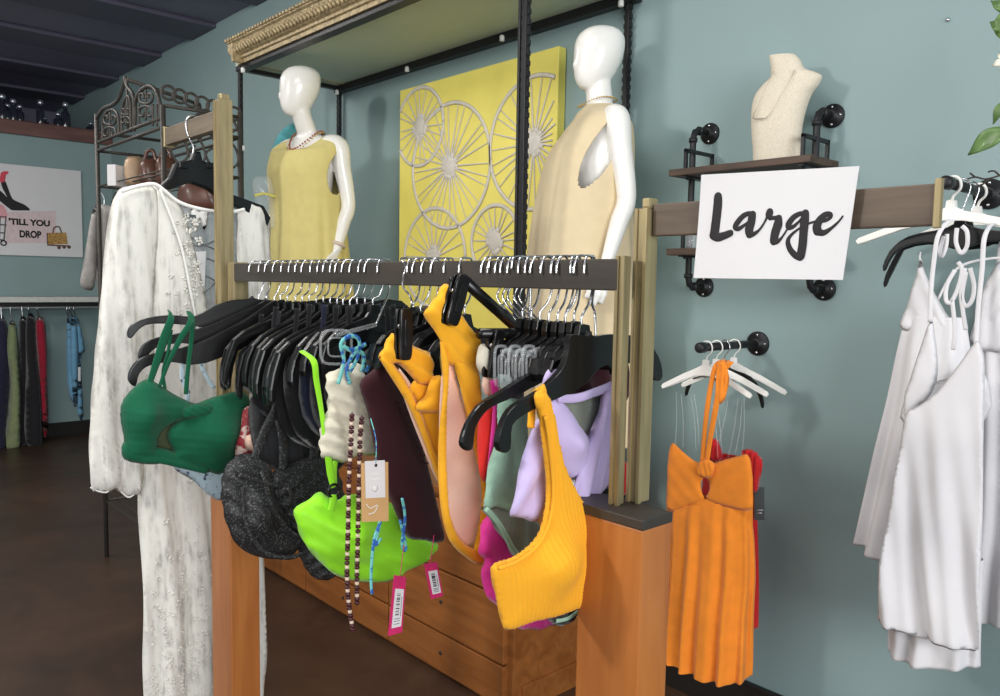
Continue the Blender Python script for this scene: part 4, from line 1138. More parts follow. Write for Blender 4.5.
# black glitter bra
xb = -1.60
g = garment('bikini', xb, 'large charcoal glitter underwire bikini top in the middle left of the rail', 'bikini top')
PB_ = Pln(xb, .8, 4)
b_ = MB()
puff(b_, PB_, [(226, 466), (236, 456), (250, 453), (264, 458), (271, 470), (273, 490), (284, 512), (298, 532), (299, 548), (288, 556), (270, 559), (250, 554), (234, 541), (225, 520), (221, 495), (222, 478)], thick=0.022, step=0.0065, reach=0.045, bulge=[(254, 512, .06, .035)], fold=folds(.003, 34, 50))
puff(b_, PB_, [(268, 478), (280, 468), (300, 460), (322, 455), (338, 470), (345, 510), (340, 560), (332, 578), (316, 579), (304, 566), (296, 546), (284, 520), (272, 494)], thick=0.022, step=0.0065, reach=0.045, bulge=[(312, 512, .06, .03)], fold=folds(.003, 34, 120))
b_.build('cups', M['glit'], g)
b_ = MB()
for pts in ([(229, 482), (233, 520), (250, 545), (275, 551), (297, 543)], [(248, 466), (258, 500), (276, 526), (298, 536)], [(274, 482), (286, 512), (302, 536), (318, 570)], [(225, 470), (245, 476), (268, 482)]):
    strap(b_, PB_, [(p[0], p[1], .058) for p in pts], .010, .0025)
b_.build('seam', M['glit'], g)
b_ = MB()
strap(b_, PB_, [(252, 458), (262, 430), (275, 405), (282, 385), (286, 372)], .022, .003, .012)
strap(b_, PB_, [(282, 470), (282, 440), (276, 410), (272, 385)], .022, .003, .004)
strap(b_, PB_, [(312, 460), (314, 425), (311, 395), (306, 372)], .024, .003, .006)
strap(b_, PB_, [(322, 462), (330, 430), (326, 400)], .016, .003, .0)
b_.build('strap', M['glit'], g)

# lime bikini
xl_ = -1.30
g = garment('bikini', xl_, 'bright lime green bikini top with black ring on its strap', 'bikini top')
PL = Pln(xl_, .8, 0)
b_ = MB()
puff(b_, PL, [(294, 510), (304, 502), (314, 495), (321, 492), (328, 497), (336, 500), (350, 494), (370, 496), (395, 505), (415, 522), (430, 540), (438, 545), (428, 560), (410, 570), (392, 580), (372, 583), (350, 580), (332, 573), (318, 560), (305, 545), (297, 526)], thick=0.02, step=0.0065, reach=0.05, bulge=[(345, 535, .07, .035)], fold=folds(.002, 26, 70, .0015, 40, 1.0))
b_.build('cups', M['lime'], g)
b_ = MB(); strap(b_, PL, [(307, 352, -.02), (308, 360), (311, 380), (316, 410), (321, 445), (325, 470), (328, 485)], .012, .002, .02, ws=[.011, .013, .012, .010, .012, .016, .012])
strap(b_, PL, [(330, 484), (330, 465), (334, 452)], .012, .002, .016); strap(b_, PL, [(327, 492), (326, 500), (324, 508)], .016, .003, .024)
b_.build('strap', M['lime'], g)
c = PL.p3(327, 488, .024)
tr = MB(); tr.tube([c + PL.u * (cos(a) * .0115) + V((0, 0, sin(a) * .0115)) for a in [2 * pi * i / 28 for i in range(28)]], 0.0026, 8, closed=True)
o = tr.build('ring', M['plast'], g); tag(o, 'black ring')

# cream top
xc = -1.28
g = garment('cropped_shirt', xc, 'cream textured top hanging above the lime bikini', 'top')
b_ = MB(); puff(b_, Pln(xc, .8), [(326, 380), (334, 370), (346, 364), (358, 364), (366, 380), (370, 410), (376, 448), (372, 456), (358, 455), (346, 463), (332, 460), (320, 455), (322, 430), (326, 405)], thick=0.018, step=0.0065, reach=.04, fold=folds(.006, 24, 15, .004, 40, 1.2)); b_.build('panel', M['cream'], g)
b_ = MB()
PCt = Pln(xc + .03, .8)
for pts in ([(338, 384), (344, 362), (341, 344), (350, 336), (359, 340), (358, 356), (350, 372)], [(350, 384), (347, 368), (356, 352), (364, 356), (362, 372)], [(366, 372), (374, 356), (380, 360), (376, 374)], [(343, 346), (352, 350), (366, 344)]):
    strap(b_, PCt, pts, .008, .002)
o = b_.build('tie', M['tiedye'], g); tag(o, 'blue and aqua tie-dye ties')
b_ = MB()
for pts in ([(376, 462), (378, 490), (380, 520), (374, 540), (371, 575), (372, 594)], [(381, 520), (377, 536), (376, 545), (381, 538)], [(402, 498), (405, 518), (402, 545), (406, 550), (404, 536), (400, 520)]):
    strap(b_, Pln(-1.19, .8), pts, .006, .002)
o = b_.build('tie_tail', M['tiedye'], g); tag(o, 'long aqua tie-dye tail')

# maroon top
xm = -1.22
g = garment('swim_shirt', xm, 'very dark maroon top draped over the lime bikini', 'top')
b_ = MB(); puff(b_, Pln(xm, .8), [(360, 385), (370, 372), (383, 363), (396, 372), (406, 396), (416, 425), (428, 465), (440, 515), (445, 538), (438, 543), (424, 540), (408, 538), (399, 520), (390, 498), (380, 470), (373, 440), (368, 412)], thick=0.014, step=0.0065, reach=.035, fold=folds(.002, 14, 20)); b_.build('panel', M['maroon'], g)
b_ = MB()
PM2 = Pln(xm + .012, .8)
for i in range(9):
    s = i / 8; a = (398 + 26 * s, 400 + 60 * s)
    strap(b_, PM2, [(a[0] - 3, a[1]), (a[0], a[1] + 3, .006), (a[0] + 4, a[1] + 2)], .004, .0015, .004)
b_.build('trim_loop', M['maroon'], g)

# beaded strings
M['bead_d'] = mat('dark_bead', (70, 26, 32), rough=0.35); M['bead_l'] = mat('pale_bead', (224, 200, 180), rough=0.4)
def beads(pts, label):
    P = Pln(-1.17, .8); path = [V(tuple(P.p3(*p))) for p in cr(pts, 40)]
    t = thing('beaded_string', tuple(path[-1]), label, 'string', None)
    d = MB(); l = MB(); acc = 0; k = 0; prev = path[0]
    for p in path[1:]:
        acc += (p - prev).length; prev = p
        if acc > 0.0062:
            acc = 0; k += 1
            m_ = d if k % 3 else l; q_ = 1 if k % 3 else .8
            m_.lathe(p, [(0.0025, -0.003), (0.0046 * q_, -0.0022), (0.0046 * q_, 0.0022), (0.0025, 0.003)], 8, V((0, 0, 1)))
    d.build('dark_beads', M['bead_d'], t); l.build('pale_beads', M['bead_l'], t)
    MB().tube(path[::8], 0.001, 5).build('cord', M['ink'], t)
beads([(352, 412), (351, 440), (349, 480), (348, 530), (347, 575), (349, 605), (353, 630)], 'striped maroon and cream beaded string, longer left one of the pair before the lime bikini')
beads([(362, 415), (360, 440), (359, 480), (358, 530), (357, 570), (357, 606)], 'striped maroon and cream beaded string, shorter right one of the pair beside the kraft tag')

# swing tags
def card(name, x, quad, m, label, parent=None, group=None, cat='tag', w=0.0, az=0):
    P = Pln(x, .8, az); q = [tuple(P.px(*p)) for p in quad]
    b_ = MB().prism(q, lambda u, v, ww: P.w(u, v, ww), -.0006 + w, .0006 + w)
    o = b_.build(name, m, parent)
    if parent is None: tag(o, label, cat, group)
    return o, P
k, PK = card('kraft_tag', -1.165, [(361, 463), (388, 462), (388.5, 521), (361.5, 522)], M['kraft'], 'brown kraft swing tag with a smaller white card, in front of the lime bikini')
card('white_card', -1.165, [(364, 461), (384, 460), (384.5, 497), (365, 498)], M['paper'], None, k, w=.002)
b_ = MB()
for y in (474, 479): strap(b_, PK, [(370, y), (379, y)], .0012, .0004, .003)
strap(b_, PK, [(366, 504), (370, 508), (377, 505), (374, 512), (368, 514)], .0018, .0004, .0012)
b_.ell(PK.p3(374, 488, .003), (.006, .006, .0004), (PK.u, V((0, 0, 1)), PK.n), 12, 4)
b_.build('print', M['clip_white'], k)
b_ = MB(); b_.tube(c3([tuple(PK.p3(375, 464, .002)), tuple(PK.p3(376, 440, .0)), tuple(PK.p3(377, 420, -.02))], 4), .0009, 6); b_.build('string', M['tiedye'], k)
b_ = MB(); b_.ell(PK.p3(375, 465, .0034), (.003, .003, .0006), (PK.u, V((0, 0, 1)), PK.n), 10, 4); b_.build('eyelet', M['ink'], k)
def pink_tag(x, quad, lab, cord):
    o, P = card('price_tag', x, quad, M['pinkcard'], lab)
    a, b_, c, d = [V(p) for p in quad]
    def il(s, t): return tuple(a.lerp(b_, s).lerp(d.lerp(c, s), t))
    card('barcode_label', x, [il(.18, .22), il(.86, .22), il(.86, .88), il(.18, .88)], M['paper'], None, o, w=.0012)
    m_ = MB(); rr_ = random.Random(3)
    tt = .30
    while tt < .68:
        s0, s1 = .34, .62
        strap(m_, P, [il(s0, tt), il(s1, tt)], rr_.choice((.0008, .0014, .002)), .0003, .002, n=1, seg=6); tt += rr_.choice((.03, .045))
    for tt, s0 in ((.73, .28), (.77, .28), (.82, .3)): strap(m_, P, [il(s0, tt), il(.72, tt)], .001, .0003, .002, n=1, seg=6)
    strap(m_, P, [il(.74, .35), il(.74, .7)], .001, .0003, .002, n=1, seg=6)
    m_.build('barcode', M['ink'], o)
    m_ = MB().tube(c3([tuple(P.p3(*p)) for p in cord], 4), .0008, 5); m_.build('string', M['pinkcard'], o)
pink_tag(-1.18, [(394, 575), (406, 577), (402, 632), (388, 636)], 'magenta price tag with barcode hanging lowest, below the lime bikini', [(400, 576), (402, 560), (404, 545)])
pink_tag(-1.16, [(424, 564), (437, 562), (443, 596), (431, 599)], 'magenta price tag with barcode hanging right of the lime bikini', [(430, 563), (432, 550), (434, 535)])

# yellow swimsuit 1
xy = -1.05
g = garment('swimsuit', xy, 'yellow swimsuit drooping from the end-on clip hanger, left of the other', 'swimsuit')
PY = Pln(xy, .8)
b_ = MB()
puff(b_, PY, [(379, 357), (385, 344), (391, 333), (400, 338), (412, 345), (424, 350), (431, 354), (434, 372), (430, 385), (418, 383), (408, 372), (398, 364), (390, 366), (384, 364)], thick=.008, step=.006, reach=.016, fold=folds(.003, 40, 60))
puff(b_, PY, [(379, 357), (388, 358), (400, 372), (412, 392), (424, 422), (436, 455), (448, 485), (455, 505), (448, 506), (438, 482), (428, 452), (416, 422), (404, 398), (390, 376)], thick=.007, step=.005, reach=.01)
puff(b_, PY, [(412, 390), (420, 402), (430, 430), (440, 460), (446, 480), (452, 470), (448, 430), (444, 400), (436, 380), (424, 376)], thick=.007, step=.006, reach=.012, w0=-.01)
b_.build('body', M['yellow'], g)
b_ = MB(); puff(b_, PY, [(398, 366), (408, 374), (418, 390), (432, 425), (446, 470), (450, 490), (440, 480), (426, 446), (412, 410)], thick=.003, step=.006, reach=.01, w0=-.012); o = b_.build('lining', M['peach'], g); tag(o, 'peach lining')
b_ = MB()
puff(b_, PY, [(427, 377), (438, 376), (439, 392), (437, 410), (424, 412), (412, 409), (413, 402), (421, 394)], thick=.016, step=.005, reach=.018, w0=.012)
b_.build('rolled_strap', M['yellow'], g)
M['olive'] = cloth('olive_tab', (150, 142, 66), var=.1)
b_ = MB(); puff(b_, PY, [(430, 341), (440, 341), (440, 360), (438, 375), (430, 374), (427, 358)], thick=.008, step=.005, reach=.01, w0=.034); o = b_.build('tab', M['olive'], g); tag(o, 'olive tab')

# yellow swimsuit 2
xz = -.98
g = garment('swimsuit', xz, 'yellow swimsuit with peach lining clipped upright, highest garment on the low rail', 'swimsuit')
PZ = Pln(xz, .8)
b_ = MB()
puff(b_, PZ, [(424, 314), (431, 303), (438, 293), (443, 284), (451, 287), (456, 300), (464, 318), (474, 332), (480, 340), (479, 360), (478, 385), (470, 384), (461, 366), (452, 366), (446, 360), (442, 346), (434, 330)], thick=.01, step=.005, reach=.018, fold=folds(.002, 40, 50))
puff(b_, PZ, [(440, 338), (447, 352), (449, 372), (447, 400), (446, 440), (447, 480), (450, 515), (460, 538), (472, 548), (484, 552), (480, 565), (464, 556), (449, 540), (441, 510), (438, 470), (439, 430), (443, 390), (441, 358)], thick=.009, step=.005, reach=.012)
puff(b_, PZ, [(452, 362), (462, 360), (476, 372), (480, 400), (482, 440), (484, 480), (490, 515), (482, 550), (472, 552), (478, 520), (480, 490), (474, 455), (466, 420), (458, 385)], thick=.009, step=.005, reach=.012, w0=.004)
b_.build('body', M['yellow'], g)
b_ = MB(); puff(b_, PZ, [(448, 366), (456, 362), (466, 395), (478, 430), (486, 480), (486, 520), (476, 548), (460, 546), (448, 522), (444, 470), (444, 410)], thick=.004, step=.007, reach=.014, w0=-.012, bulge=[(465, 470, .04, -.02)]); o = b_.build('lining', M['peach'], g); tag(o, 'peach lining')

# cream roll on clip hanger 3
g = garment('swim_shirt', -.93, 'rolled cream strap end held under a black clip right of the yellow swimsuit', 'strap')
b_ = MB(); puff(b_, Pln(-.935, .8), [(476, 364), (479, 346), (486, 345), (489, 358), (489, 370), (482, 374)], thick=.014, step=.005, reach=.014); b_.build('roll', M['cream'], g)
b_ = MB(); puff(b_, Pln(-.935, .8), [(484, 376), (496, 380), (500, 392), (488, 396), (482, 388)], thick=.010, step=.005, reach=.014); b_.build('lining', M['peach'], g)

# hot pink, red, mint, sage
g = garment('bikini', -.93, 'hot pink bikini set showing behind the mustard top', 'bikini top')
PP = Pln(-.94, .8)
b_ = MB(); puff(b_, PP, [(484, 520), (496, 505), (510, 515), (530, 545), (560, 590), (572, 610), (555, 625), (530, 630), (508, 624), (498, 606), (486, 596), (482, 575), (484, 560), (478, 552), (480, 535)], thick=.016, step=.007, reach=.03, fold=folds(.003, 28, 30)); b_.build('cups', M['pink'], g)
b_ = MB(); strap(b_, PP, [(482, 378), (484, 396), (483, 412), (480, 440), (477, 470), (476, 492)], .008, .002, .028, ws=[.016, .014, .010, .008, .007, .008]); b_.build('strap', M['pink'], g)
g = garment('bikini', -.92, 'bright red bikini top narrow beside the mint one', 'bikini top')
b_ = MB(); puff(b_, Pln(-.935, .8), [(479, 410), (487, 404), (495, 406), (499, 422), (496, 450), (493, 466), (484, 482), (478, 470), (478, 440)], thick=.014, step=.006, reach=.02, fold=folds(.002, 30, 20)); b_.build('cups', M['coral'], g)
g = garment('bikini', -.9, 'mint green textured mesh top between the red and lilac ones', 'top')
b_ = MB(); puff(b_, Pln(-.90, .8), [(500, 400), (512, 398), (526, 404), (529, 425), (524, 455), (517, 485), (512, 511), (498, 508), (482, 507), (487, 480), (493, 448), (497, 425)], thick=.013, step=.006, reach=.022, fold=folds(.004, 22, 15)); b_.build('panel', M['mint'], g)
g = garment('bikini_briefs', -.91, 'sage grey piece with piped edge below the mint top', 'bikini bottom')
b_ = MB(); puff(b_, Pln(-.905, .8), [(482, 508), (496, 507), (512, 510), (532, 518), (540, 528), (530, 545), (516, 557), (506, 544), (494, 526)], thick=.010, step=.006, reach=.02, fold=folds(.003, 30)); b_.build('panel', M['sage'], g)
b_ = MB(); strap(b_, Pln(-.895, .8), [(483, 508), (492, 518), (500, 530), (508, 545), (516, 556)], .009, .004, .008); b_.build('piping', M['mint'], g)

# lilac
g = garment('bikini', -.86, 'lilac bikini top with tied bow tails, at the right end of the low rail', 'bikini top')
PI = Pln(-.80, .8)
b_ = MB()
puff(b_, PI, [(532, 424), (542, 414), (552, 430), (548, 470), (542, 500), (538, 522), (522, 518), (509, 514), (516, 485), (526, 450)], thick=.013, step=.006, reach=.024, fold=folds(.004, 24, -40))
puff(b_, PI, [(545, 400), (556, 396), (566, 405), (578, 424), (588, 440), (588, 462), (584, 472), (570, 479), (558, 470), (548, 440), (542, 415)], thick=.016, step=.006, reach=.03, bulge=[(566, 442, .03, .02)])
puff(b_, PI, [(546, 372), (556, 364), (566, 362), (569, 370), (560, 384), (548, 396), (540, 402), (541, 388)], thick=.010, step=.006, reach=.016)
b_.build('cups', M['lilac'], g)
b_ = MB()
strap(b_, PI, [(552, 398), (572, 397), (590, 391), (606, 385), (614, 381)], .014, .003, .012, ws=[.012, .014, .014, .016, .012])
puff(b_, PI, [(597, 392), (608, 386), (613, 400), (612, 430), (611, 456), (603, 476), (592, 497), (580, 502), (567, 503), (567, 488), (574, 466), (583, 440), (592, 412)], thick=.009, step=.006, reach=.016, fold=folds(.005, 40, -18), w0=.012)
puff(b_, PI, [(604, 400), (616, 390), (620, 430), (618, 470), (612, 490), (606, 470), (606, 430)], thick=.008, step=.006, reach=.014, fold=folds(.004, 40, 0), w0=-.008)
b_.ell(PI.p3(606, 386, .016), (.009, .011, .010), None, 10, 7)
b_.build('bow', M['lilac'], g)
g = garment('bikini', -.88, 'sage green cup glimpsed under the lilac strap', 'bikini top')
b_ = MB(); puff(b_, Pln(-.82, .8), [(562, 404), (578, 396), (600, 396), (606, 430), (600, 462), (588, 474), (578, 440)], thick=.012, step=.006, reach=.02); b_.build('cups', M['sage'], g)
g = garment('bikini', -.9, 'dark red top glimpsed in the gap beside the brass posts', 'top', y=.98)
b_ = MB(); puff(b_, Pln(-.78, 1.0), [(614, 464), (620, 458), (628, 464), (629, 480), (626, 496), (617, 495), (613, 480)], thick=.012, step=.008, reach=.025, fold=folds(.004, 20)); b_.build('panel', M['red'], g)

g = garment('swim_shirt', -.86, 'dark brown sheet added to darken the gap behind the lilac straps and nearest hanger', 'top')  # added dark sheet, standing in for the darkness among the black hangers
b_ = MB(); puff(b_, Pln(-.865, .85), [(548, 348), (580, 344), (612, 346), (628, 360), (626, 400), (600, 408), (572, 404), (550, 392), (540, 370)], thick=.010, step=.008, reach=.02, fold=folds(.003, 20, 20)); b_.build('panel', M['maroon'], g)

# mustard bikini, nearest
xk = -.765
g = garment('bikini', xk, 'large mustard ribbed one-shoulder bikini top, nearest at the right end of the rail', 'bikini top')
PK_ = Pln(xk, .8, 0)
b_ = MB()
puff(b_, PK_, [(534, 398), (539, 390), (546, 393), (552, 410), (557, 436), (564, 466), (580, 498), (597, 526), (604, 551), (601, 578), (588, 602), (560, 615), (531, 622), (506, 630), (500, 616), (495, 594), (491, 572), (495, 563), (512, 557), (528, 544), (540, 526), (546, 500), (546, 475), (543, 448), (539, 420)], thick=.014, step=.0032, reach=.03, bulge=[(548, 560, .055, .035)], fold=lambda u, v: .0017 * sin(2 * pi * 125 * (u + .12 * v)))
b_.build('cup', M['mustard'], g)
b_ = MB(); strap(b_, PK_, [(539, 396, .004), (544, 389, 0), (546, 392, -.018), (545, 405, -.024), (541, 430, -.02)], .014, .003); b_.build('strap', M['mustard'], g)
b_ = MB(); strap(b_, PK_, [(493, 566), (512, 559), (530, 545), (541, 527), (547, 502), (547, 476), (544, 448), (539, 415)], .005, .003, .012); b_.build('hem', M['mustard'], g)
g = garment('bikini_briefs', -.80, 'dark grey striped bikini bottom edge under the mustard top', 'bikini bottom')
b_ = MB(); puff(b_, Pln(-.80, .8), [(545, 612), (560, 606), (578, 598), (580, 608), (574, 618), (562, 626), (550, 622)], thick=.012, step=.006, reach=.018, fold=folds(.003, 50)); b_.build('panel', M['char'], g)
b_ = MB(); strap(b_, Pln(-.80, .8), [(550, 618), (562, 615), (576, 605)], .006, .002, .014); b_.build('piping', M['mint'], g)
# ================================================================== mannequins
def remesh(parts_mb, name, m, parent, vox=0.007, smooth=6):
    o = parts_mb.build(name + '_tmp', m, None, origin=V(parent['_o']))
    md = o.modifiers.new('r', 'REMESH'); md.mode = 'VOXEL'; md.voxel_size = vox
    ms = o.modifiers.new('s', 'SMOOTH'); ms.iterations = smooth; ms.factor = 0.5
    dg = bpy.context.evaluated_depsgraph_get(); dg.update()
    me = bpy.data.meshes.new_from_object(o.evaluated_get(dg))
    me.name = name
    bpy.data.objects.remove(o)
    for p in me.polygons: p.use_smooth = True
    n_ = bpy.data.objects.new(name, me); COL.objects.link(n_); n_.parent = parent; n_['_o'] = parent['_o']
    if not me.materials: me.materials.append(m)
    return n_

def loft(mb, rows, fr, n=28, e=1.0, cap=True):
    """rows: (l, f, z, hw, hd) in the mannequin's own frame"""
    rr = cr(rows, 4); vs = []; fs = []
    for (l, f, z, hw, hd) in rr:
        for j in range(n):
            t = 2 * pi * j / n; vs.append(fr(l + hw * cos(t), f + hd * sin(t), z))
    for i in range(len(rr) - 1):
        for j in range(n):
            k = (j + 1) % n; fs.append((i * n + j, i * n + k, (i + 1) * n + k, (i + 1) * n + j))
    if cap: fs.append(tuple(range(n))); fs.append(tuple((len(rr) - 1) * n + j for j in range(n - 1, -1, -1)))
    mb.add(vs, fs)

def mannequin(x, y, face, headturn, sc, label, arm_l, arm_r, hf=0.0):
    t = thing('mannequin', (x, y, CT), label, 'mannequin')
    a = radians(face); f = V((cos(a), sin(a), 0)); l = V((-sin(a), cos(a), 0))
    z0 = CT + 0.012
    def fr(pl, pf, pz): return V((x, y, z0)) + l * (pl * sc) + f * (pf * sc) + V((0, 0, pz * sc))
    ah = radians(face + headturn); f2 = V((cos(ah), sin(ah), 0)); l2 = V((-sin(ah), cos(ah), 0))
    def fh(pl, pf, pz): return V((x, y, z0)) + l2 * (pl * sc) + f2 * (pf * sc) + f * (hf * sc) + V((0, 0, pz * sc))
    b = MB()
    loft(b, [(0, 0, .80, .15, .10), (0, -.01, .90, .172, .118), (0, 0, 1.0, .15, .10), (0, .008, 1.08, .122, .088), (0, .012, 1.18, .14, .10), (0, .022, 1.27, .155, .118), (0, .008, 1.36, .16, .098), (0, -.008, 1.42, .165, .075), (0, -.014, 1.455, .115, .06), (0, -.012 + hf * .05, 1.475, .065, .054), (0, -.006 + hf * .3, 1.50, .052, .052), (0, hf * .85, 1.56, .048, .05), (0, .004 + hf, 1.60, .046, .048)], fr)
    # bust
    for s in (-1, 1): b.ell(fr(s * .07, .085, 1.275), (.062 * sc, .05 * sc, .062 * sc), (l, f, V((0, 0, 1))), 16, 10)
    # head: egg with a flat face plane and a chin
    loft(b, [(0, .03, 1.552, .010, .012), (0, .032, 1.560, .032, .040), (0, .026, 1.59, .052, .068), (0, .016, 1.63, .066, .084), (0, .006, 1.68, .0765, .096), (0, .0, 1.73, .077, .098), (0, -.006, 1.765, .067, .086), (0, -.01, 1.787, .045, .058), (0, -.012, 1.797, .014, .018)], fh)
    b.ell(fh(0, .092, 1.645), (.012 * sc, .016 * sc, .026 * sc), (l2, f2, V((0, 0, 1))), 10, 8)
    for s in (-1, 1):
        loft(b, [(s * .085, 0, .86, .085, .098), (s * .09, .01, .75, .082, .09), (s * .092, .015, .6, .066, .074), (s * .094, .012, .48, .05, .056), (s * .096, -.006, .36, .05, .058), (s * .098, -.008, .2, .034, .038), (s * .1, 0, .08, .028, .034), (s * .1, .0, .03, .03, .045)], fr)
        b.ell(fr(s * .102, .06, .03), (.034 * sc, .10 * sc, .028 * sc), (l, f, V((0, 0, 1))), 14, 8)
    for s, (sh_, el, wr, hd) in ((1, arm_l), (-1, arm_r)):
        P_ = [fr(*sh_).lerp(fr(sh_[0] * .55, sh_[1], sh_[2] + .02), .8), fr(*sh_), fr(*sh_).lerp(fr(*el), .35), fr(*el), fr(*el).lerp(fr(*wr), .4), fr(*wr)]
        path = c3([tuple(p) for p in P_], 6)
        rad = cr([(.05,), (.05,), (.044,), (.036,), (.034,), (.024,)], 6); b.tube(path, [r[0] * sc for r in rad], 16)
        w, h = fr(*wr), fr(*hd); d = (h - w); L = d.length; d.normalize()
        sd = l * s; sd = (sd - d * sd.dot(d)).normalized(); ff = d.cross(sd).normalized()
        if ff.dot(f) < 0: ff = -ff
        b.tube([w - d * .01, w + d * .03 * sc, w + d * L * .55], [.022 * sc, .030 * sc, .036 * sc], 14, nrm=sd, flat=[.9, .5, .42])
        for q, (off, ln, dn) in enumerate(((-.026, .072, -.02), (-.009, .088, -.005), (.009, .084, .006), (.026, .068, .02))):
            r0 = w + d * L * .5 + ff * off * sc; 
            b.tube([r0, r0 + d * (ln * .5 * sc) + ff * dn * .3 * sc - sd * .002, r0 + d * (ln * sc) + ff * dn * .4 * sc - sd * .014 * sc], [.0095 * sc, .0085 * sc, .006 * sc], 8)
        r0 = w + d * L * .18 + ff * .024 * sc
        b.tube([r0, r0 + d * .03 * sc + ff * .022 * sc, r0 + d * .06 * sc + ff * .026 * sc], [.012 * sc, .010 * sc, .007 * sc], 8)
    body = remesh(b, 'body', M['shell'], t, 0.0062, 4)
    MB().lathe(V((x, y, CT)), [(.15, 0), (.15, .008), (.145, .012)], 32).build('base_plate', M['blk'], t)
    return t, fr, l, f

def garb(name, rows, fr, m, label, cat, arm, n=112, fold=.006, nf=9, zref=1.45, ph=0.0, dip=0.0, tilt=0.0):
    """a sleeveless garment over a mannequin: rings (f, z, hw, hd); arm = (z centre, half height, half angle)"""
    rr = cr(rows, 22); vs = []; fs = []
    M_ = len(rr); zt, zb = rows[0][1], rows[-1][1]
    for i, (f0, z, hw, hd) in enumerate(rr):
        t = max(0, (1.25 - z) / (1.25 - zb)) if z < 1.25 else 0
        for j in range(n):
            th = 2 * pi * j / n; c_, s_ = cos(th), sin(th)
            k = fold * t * (sin(nf * th + ph + 1.2 * t) + .5 * sin(2 * nf * th + 1 + ph))
            e = 0.85
            cx = (abs(c_) ** e) * (1 if c_ > 0 else -1); sy = (abs(s_) ** e) * (1 if s_ > 0 else -1)
            vs.append(fr((hw + k) * cx, f0 + (hd + k) * sy, z - dip * max(0, min(1, (z - 1.38) / .09)) * max(0, s_) ** 1.5))
    zc, zh, ah = arm
    for i in range(M_ - 1):
        zm = (rr[i][1] + rr[i + 1][1]) / 2
        for j in range(n):
            th = 2 * pi * (j + .5) / n
            tl = tilt * (zc - zm)
            da = min(abs((th - tl + pi) % (2 * pi) - pi), abs((th + tl) % (2 * pi) - pi))
            if ((zm - zc) / zh) ** 2 + (da / ah) ** 2 < 1: continue
            k = (j + 1) % n; fs.append((i * n + j, i * n + k, (i + 1) * n + k, (i + 1) * n + j))
    o = MB().add(vs, fs).build(name, m)
    solid(o, 0.003)
    return tag(o, label, cat)

M['olive_y'] = cloth('ochre_jersey', (214, 200, 130), var=.04, sheen=.1)
M['sand'] = cloth('sand_jersey', (216, 198, 162), var=.03, sheen=.1)
mL, frL, lL, fL = mannequin(-3.535, 1.953, -70, -38, .968, 'glossy white egghead mannequin at the left end of the display case', ((.185, -.012, 1.405), (.222, -.04, 1.13), (.205, .03, .90), (.185, .07, .745)), ((-.17, -.03, 1.405), (-.19, -.09, 1.13), (-.15, -.08, .9), (-.14, -.05, .745)), .05)
garb('tunic', [(-.014, 1.462, .098, .085), (-.012, 1.456, .125, .09), (-.010, 1.446, .165, .095), (-.008, 1.43, .196, .10), (-.004, 1.405, .208, .112), (.002, 1.36, .207, .13), (.012, 1.29, .20, .15), (.012, 1.15, .194, .142), (.004, .98, .204, .15), (0, .75, .222, .17), (0, .60, .232, .178), (0, .25, .25, .19)], frL, M['olive_y'], 'ochre yellow sleeveless tunic worn by the left mannequin', 'tunic', (1.285, .115, .36), fold=.012, n=240, dip=.075, tilt=.8)
mR, frR, lR, fR = mannequin(-1.885, 2.17, -124, 4, 0.905, 'glossy white egghead mannequin in profile at the right end of the display case', ((.157, -.03, 1.415), (.205, -.06, 1.13), (.25, .02, .89), (.262, .07, .74)), ((-.185, -.012, 1.415), (-.235, -.02, 1.13), (-.215, .10, .9), (-.20, .14, .75)))
garb('sleeveless_dress', [(-.01, 1.492, .072, .066), (-.012, 1.484, .082, .074), (-.012, 1.468, .11, .09), (-.006, 1.44, .155, .10), (.0, 1.40, .178, .125), (.03, 1.29, .185, .165), (.05, 1.12, .19, .185), (.055, .95, .205, .20), (.06, .7, .225, .22), (.06, .45, .24, .235), (.06, .2, .245, .24)], frR, M['sand'], 'sand beige sleeveless dress with deep armholes worn by the right mannequin', 'dress', (1.31, .15, .27), fold=.014, nf=8, n=280, tilt=1.6)
# neck jewellery
M['beadr'] = mat('rust_bead', (150, 84, 60), rough=.35); M['gchain'] = mat('gold_chain', (206, 172, 104), rough=.3, metal=.9)
def neck(fr, z, rx, ry, dip, m, r, label, f0=-.01, n=56, fwd=.03):
    b = MB()
    for i in range(n):
        t = 2 * pi * i / n; s_ = sin(t); k = max(0, s_) ** 2
        b.ell(fr(rx * cos(t), f0 + ry * s_ + fwd * k, z - dip * k), (r, r, r), None, 8, 5)
    return tag(b.build('necklace', m), label, 'necklace')
neck(frL, 1.487, .078, .066, .10, M['beadr'], .005, 'short rust coloured bead necklace on the left mannequin', fwd=.055)
neck(frL, 1.484, .080, .068, .135, M['gchain'], .004, 'longer gold bead necklace below the rust one on the left mannequin', fwd=.075)
neck(frR, 1.52, .060, .060, .03, M['gchain'], .003, 'thin gold chain at the neck of the right mannequin', fwd=.03)
wr = frL(.205, .03, .90); el = frL(.232, -.05, 1.13); d = (wr - el).normalized()
b = MB(); a1 = d.orthogonal().normalized(); a2 = d.cross(a1); c = wr - d * .03
b.tube([c + a1 * (cos(t) * .031) + a2 * (sin(t) * .031) for t in [2 * pi * i / 32 for i in range(32)]], .008, 8, closed=True)
M['brace'] = mat('nude_bracelet', (214, 196, 176), rough=.4)
tag(b.build('bracelet', M['brace']), 'pale nude bangle on the wrist of the left mannequin', 'bracelet')
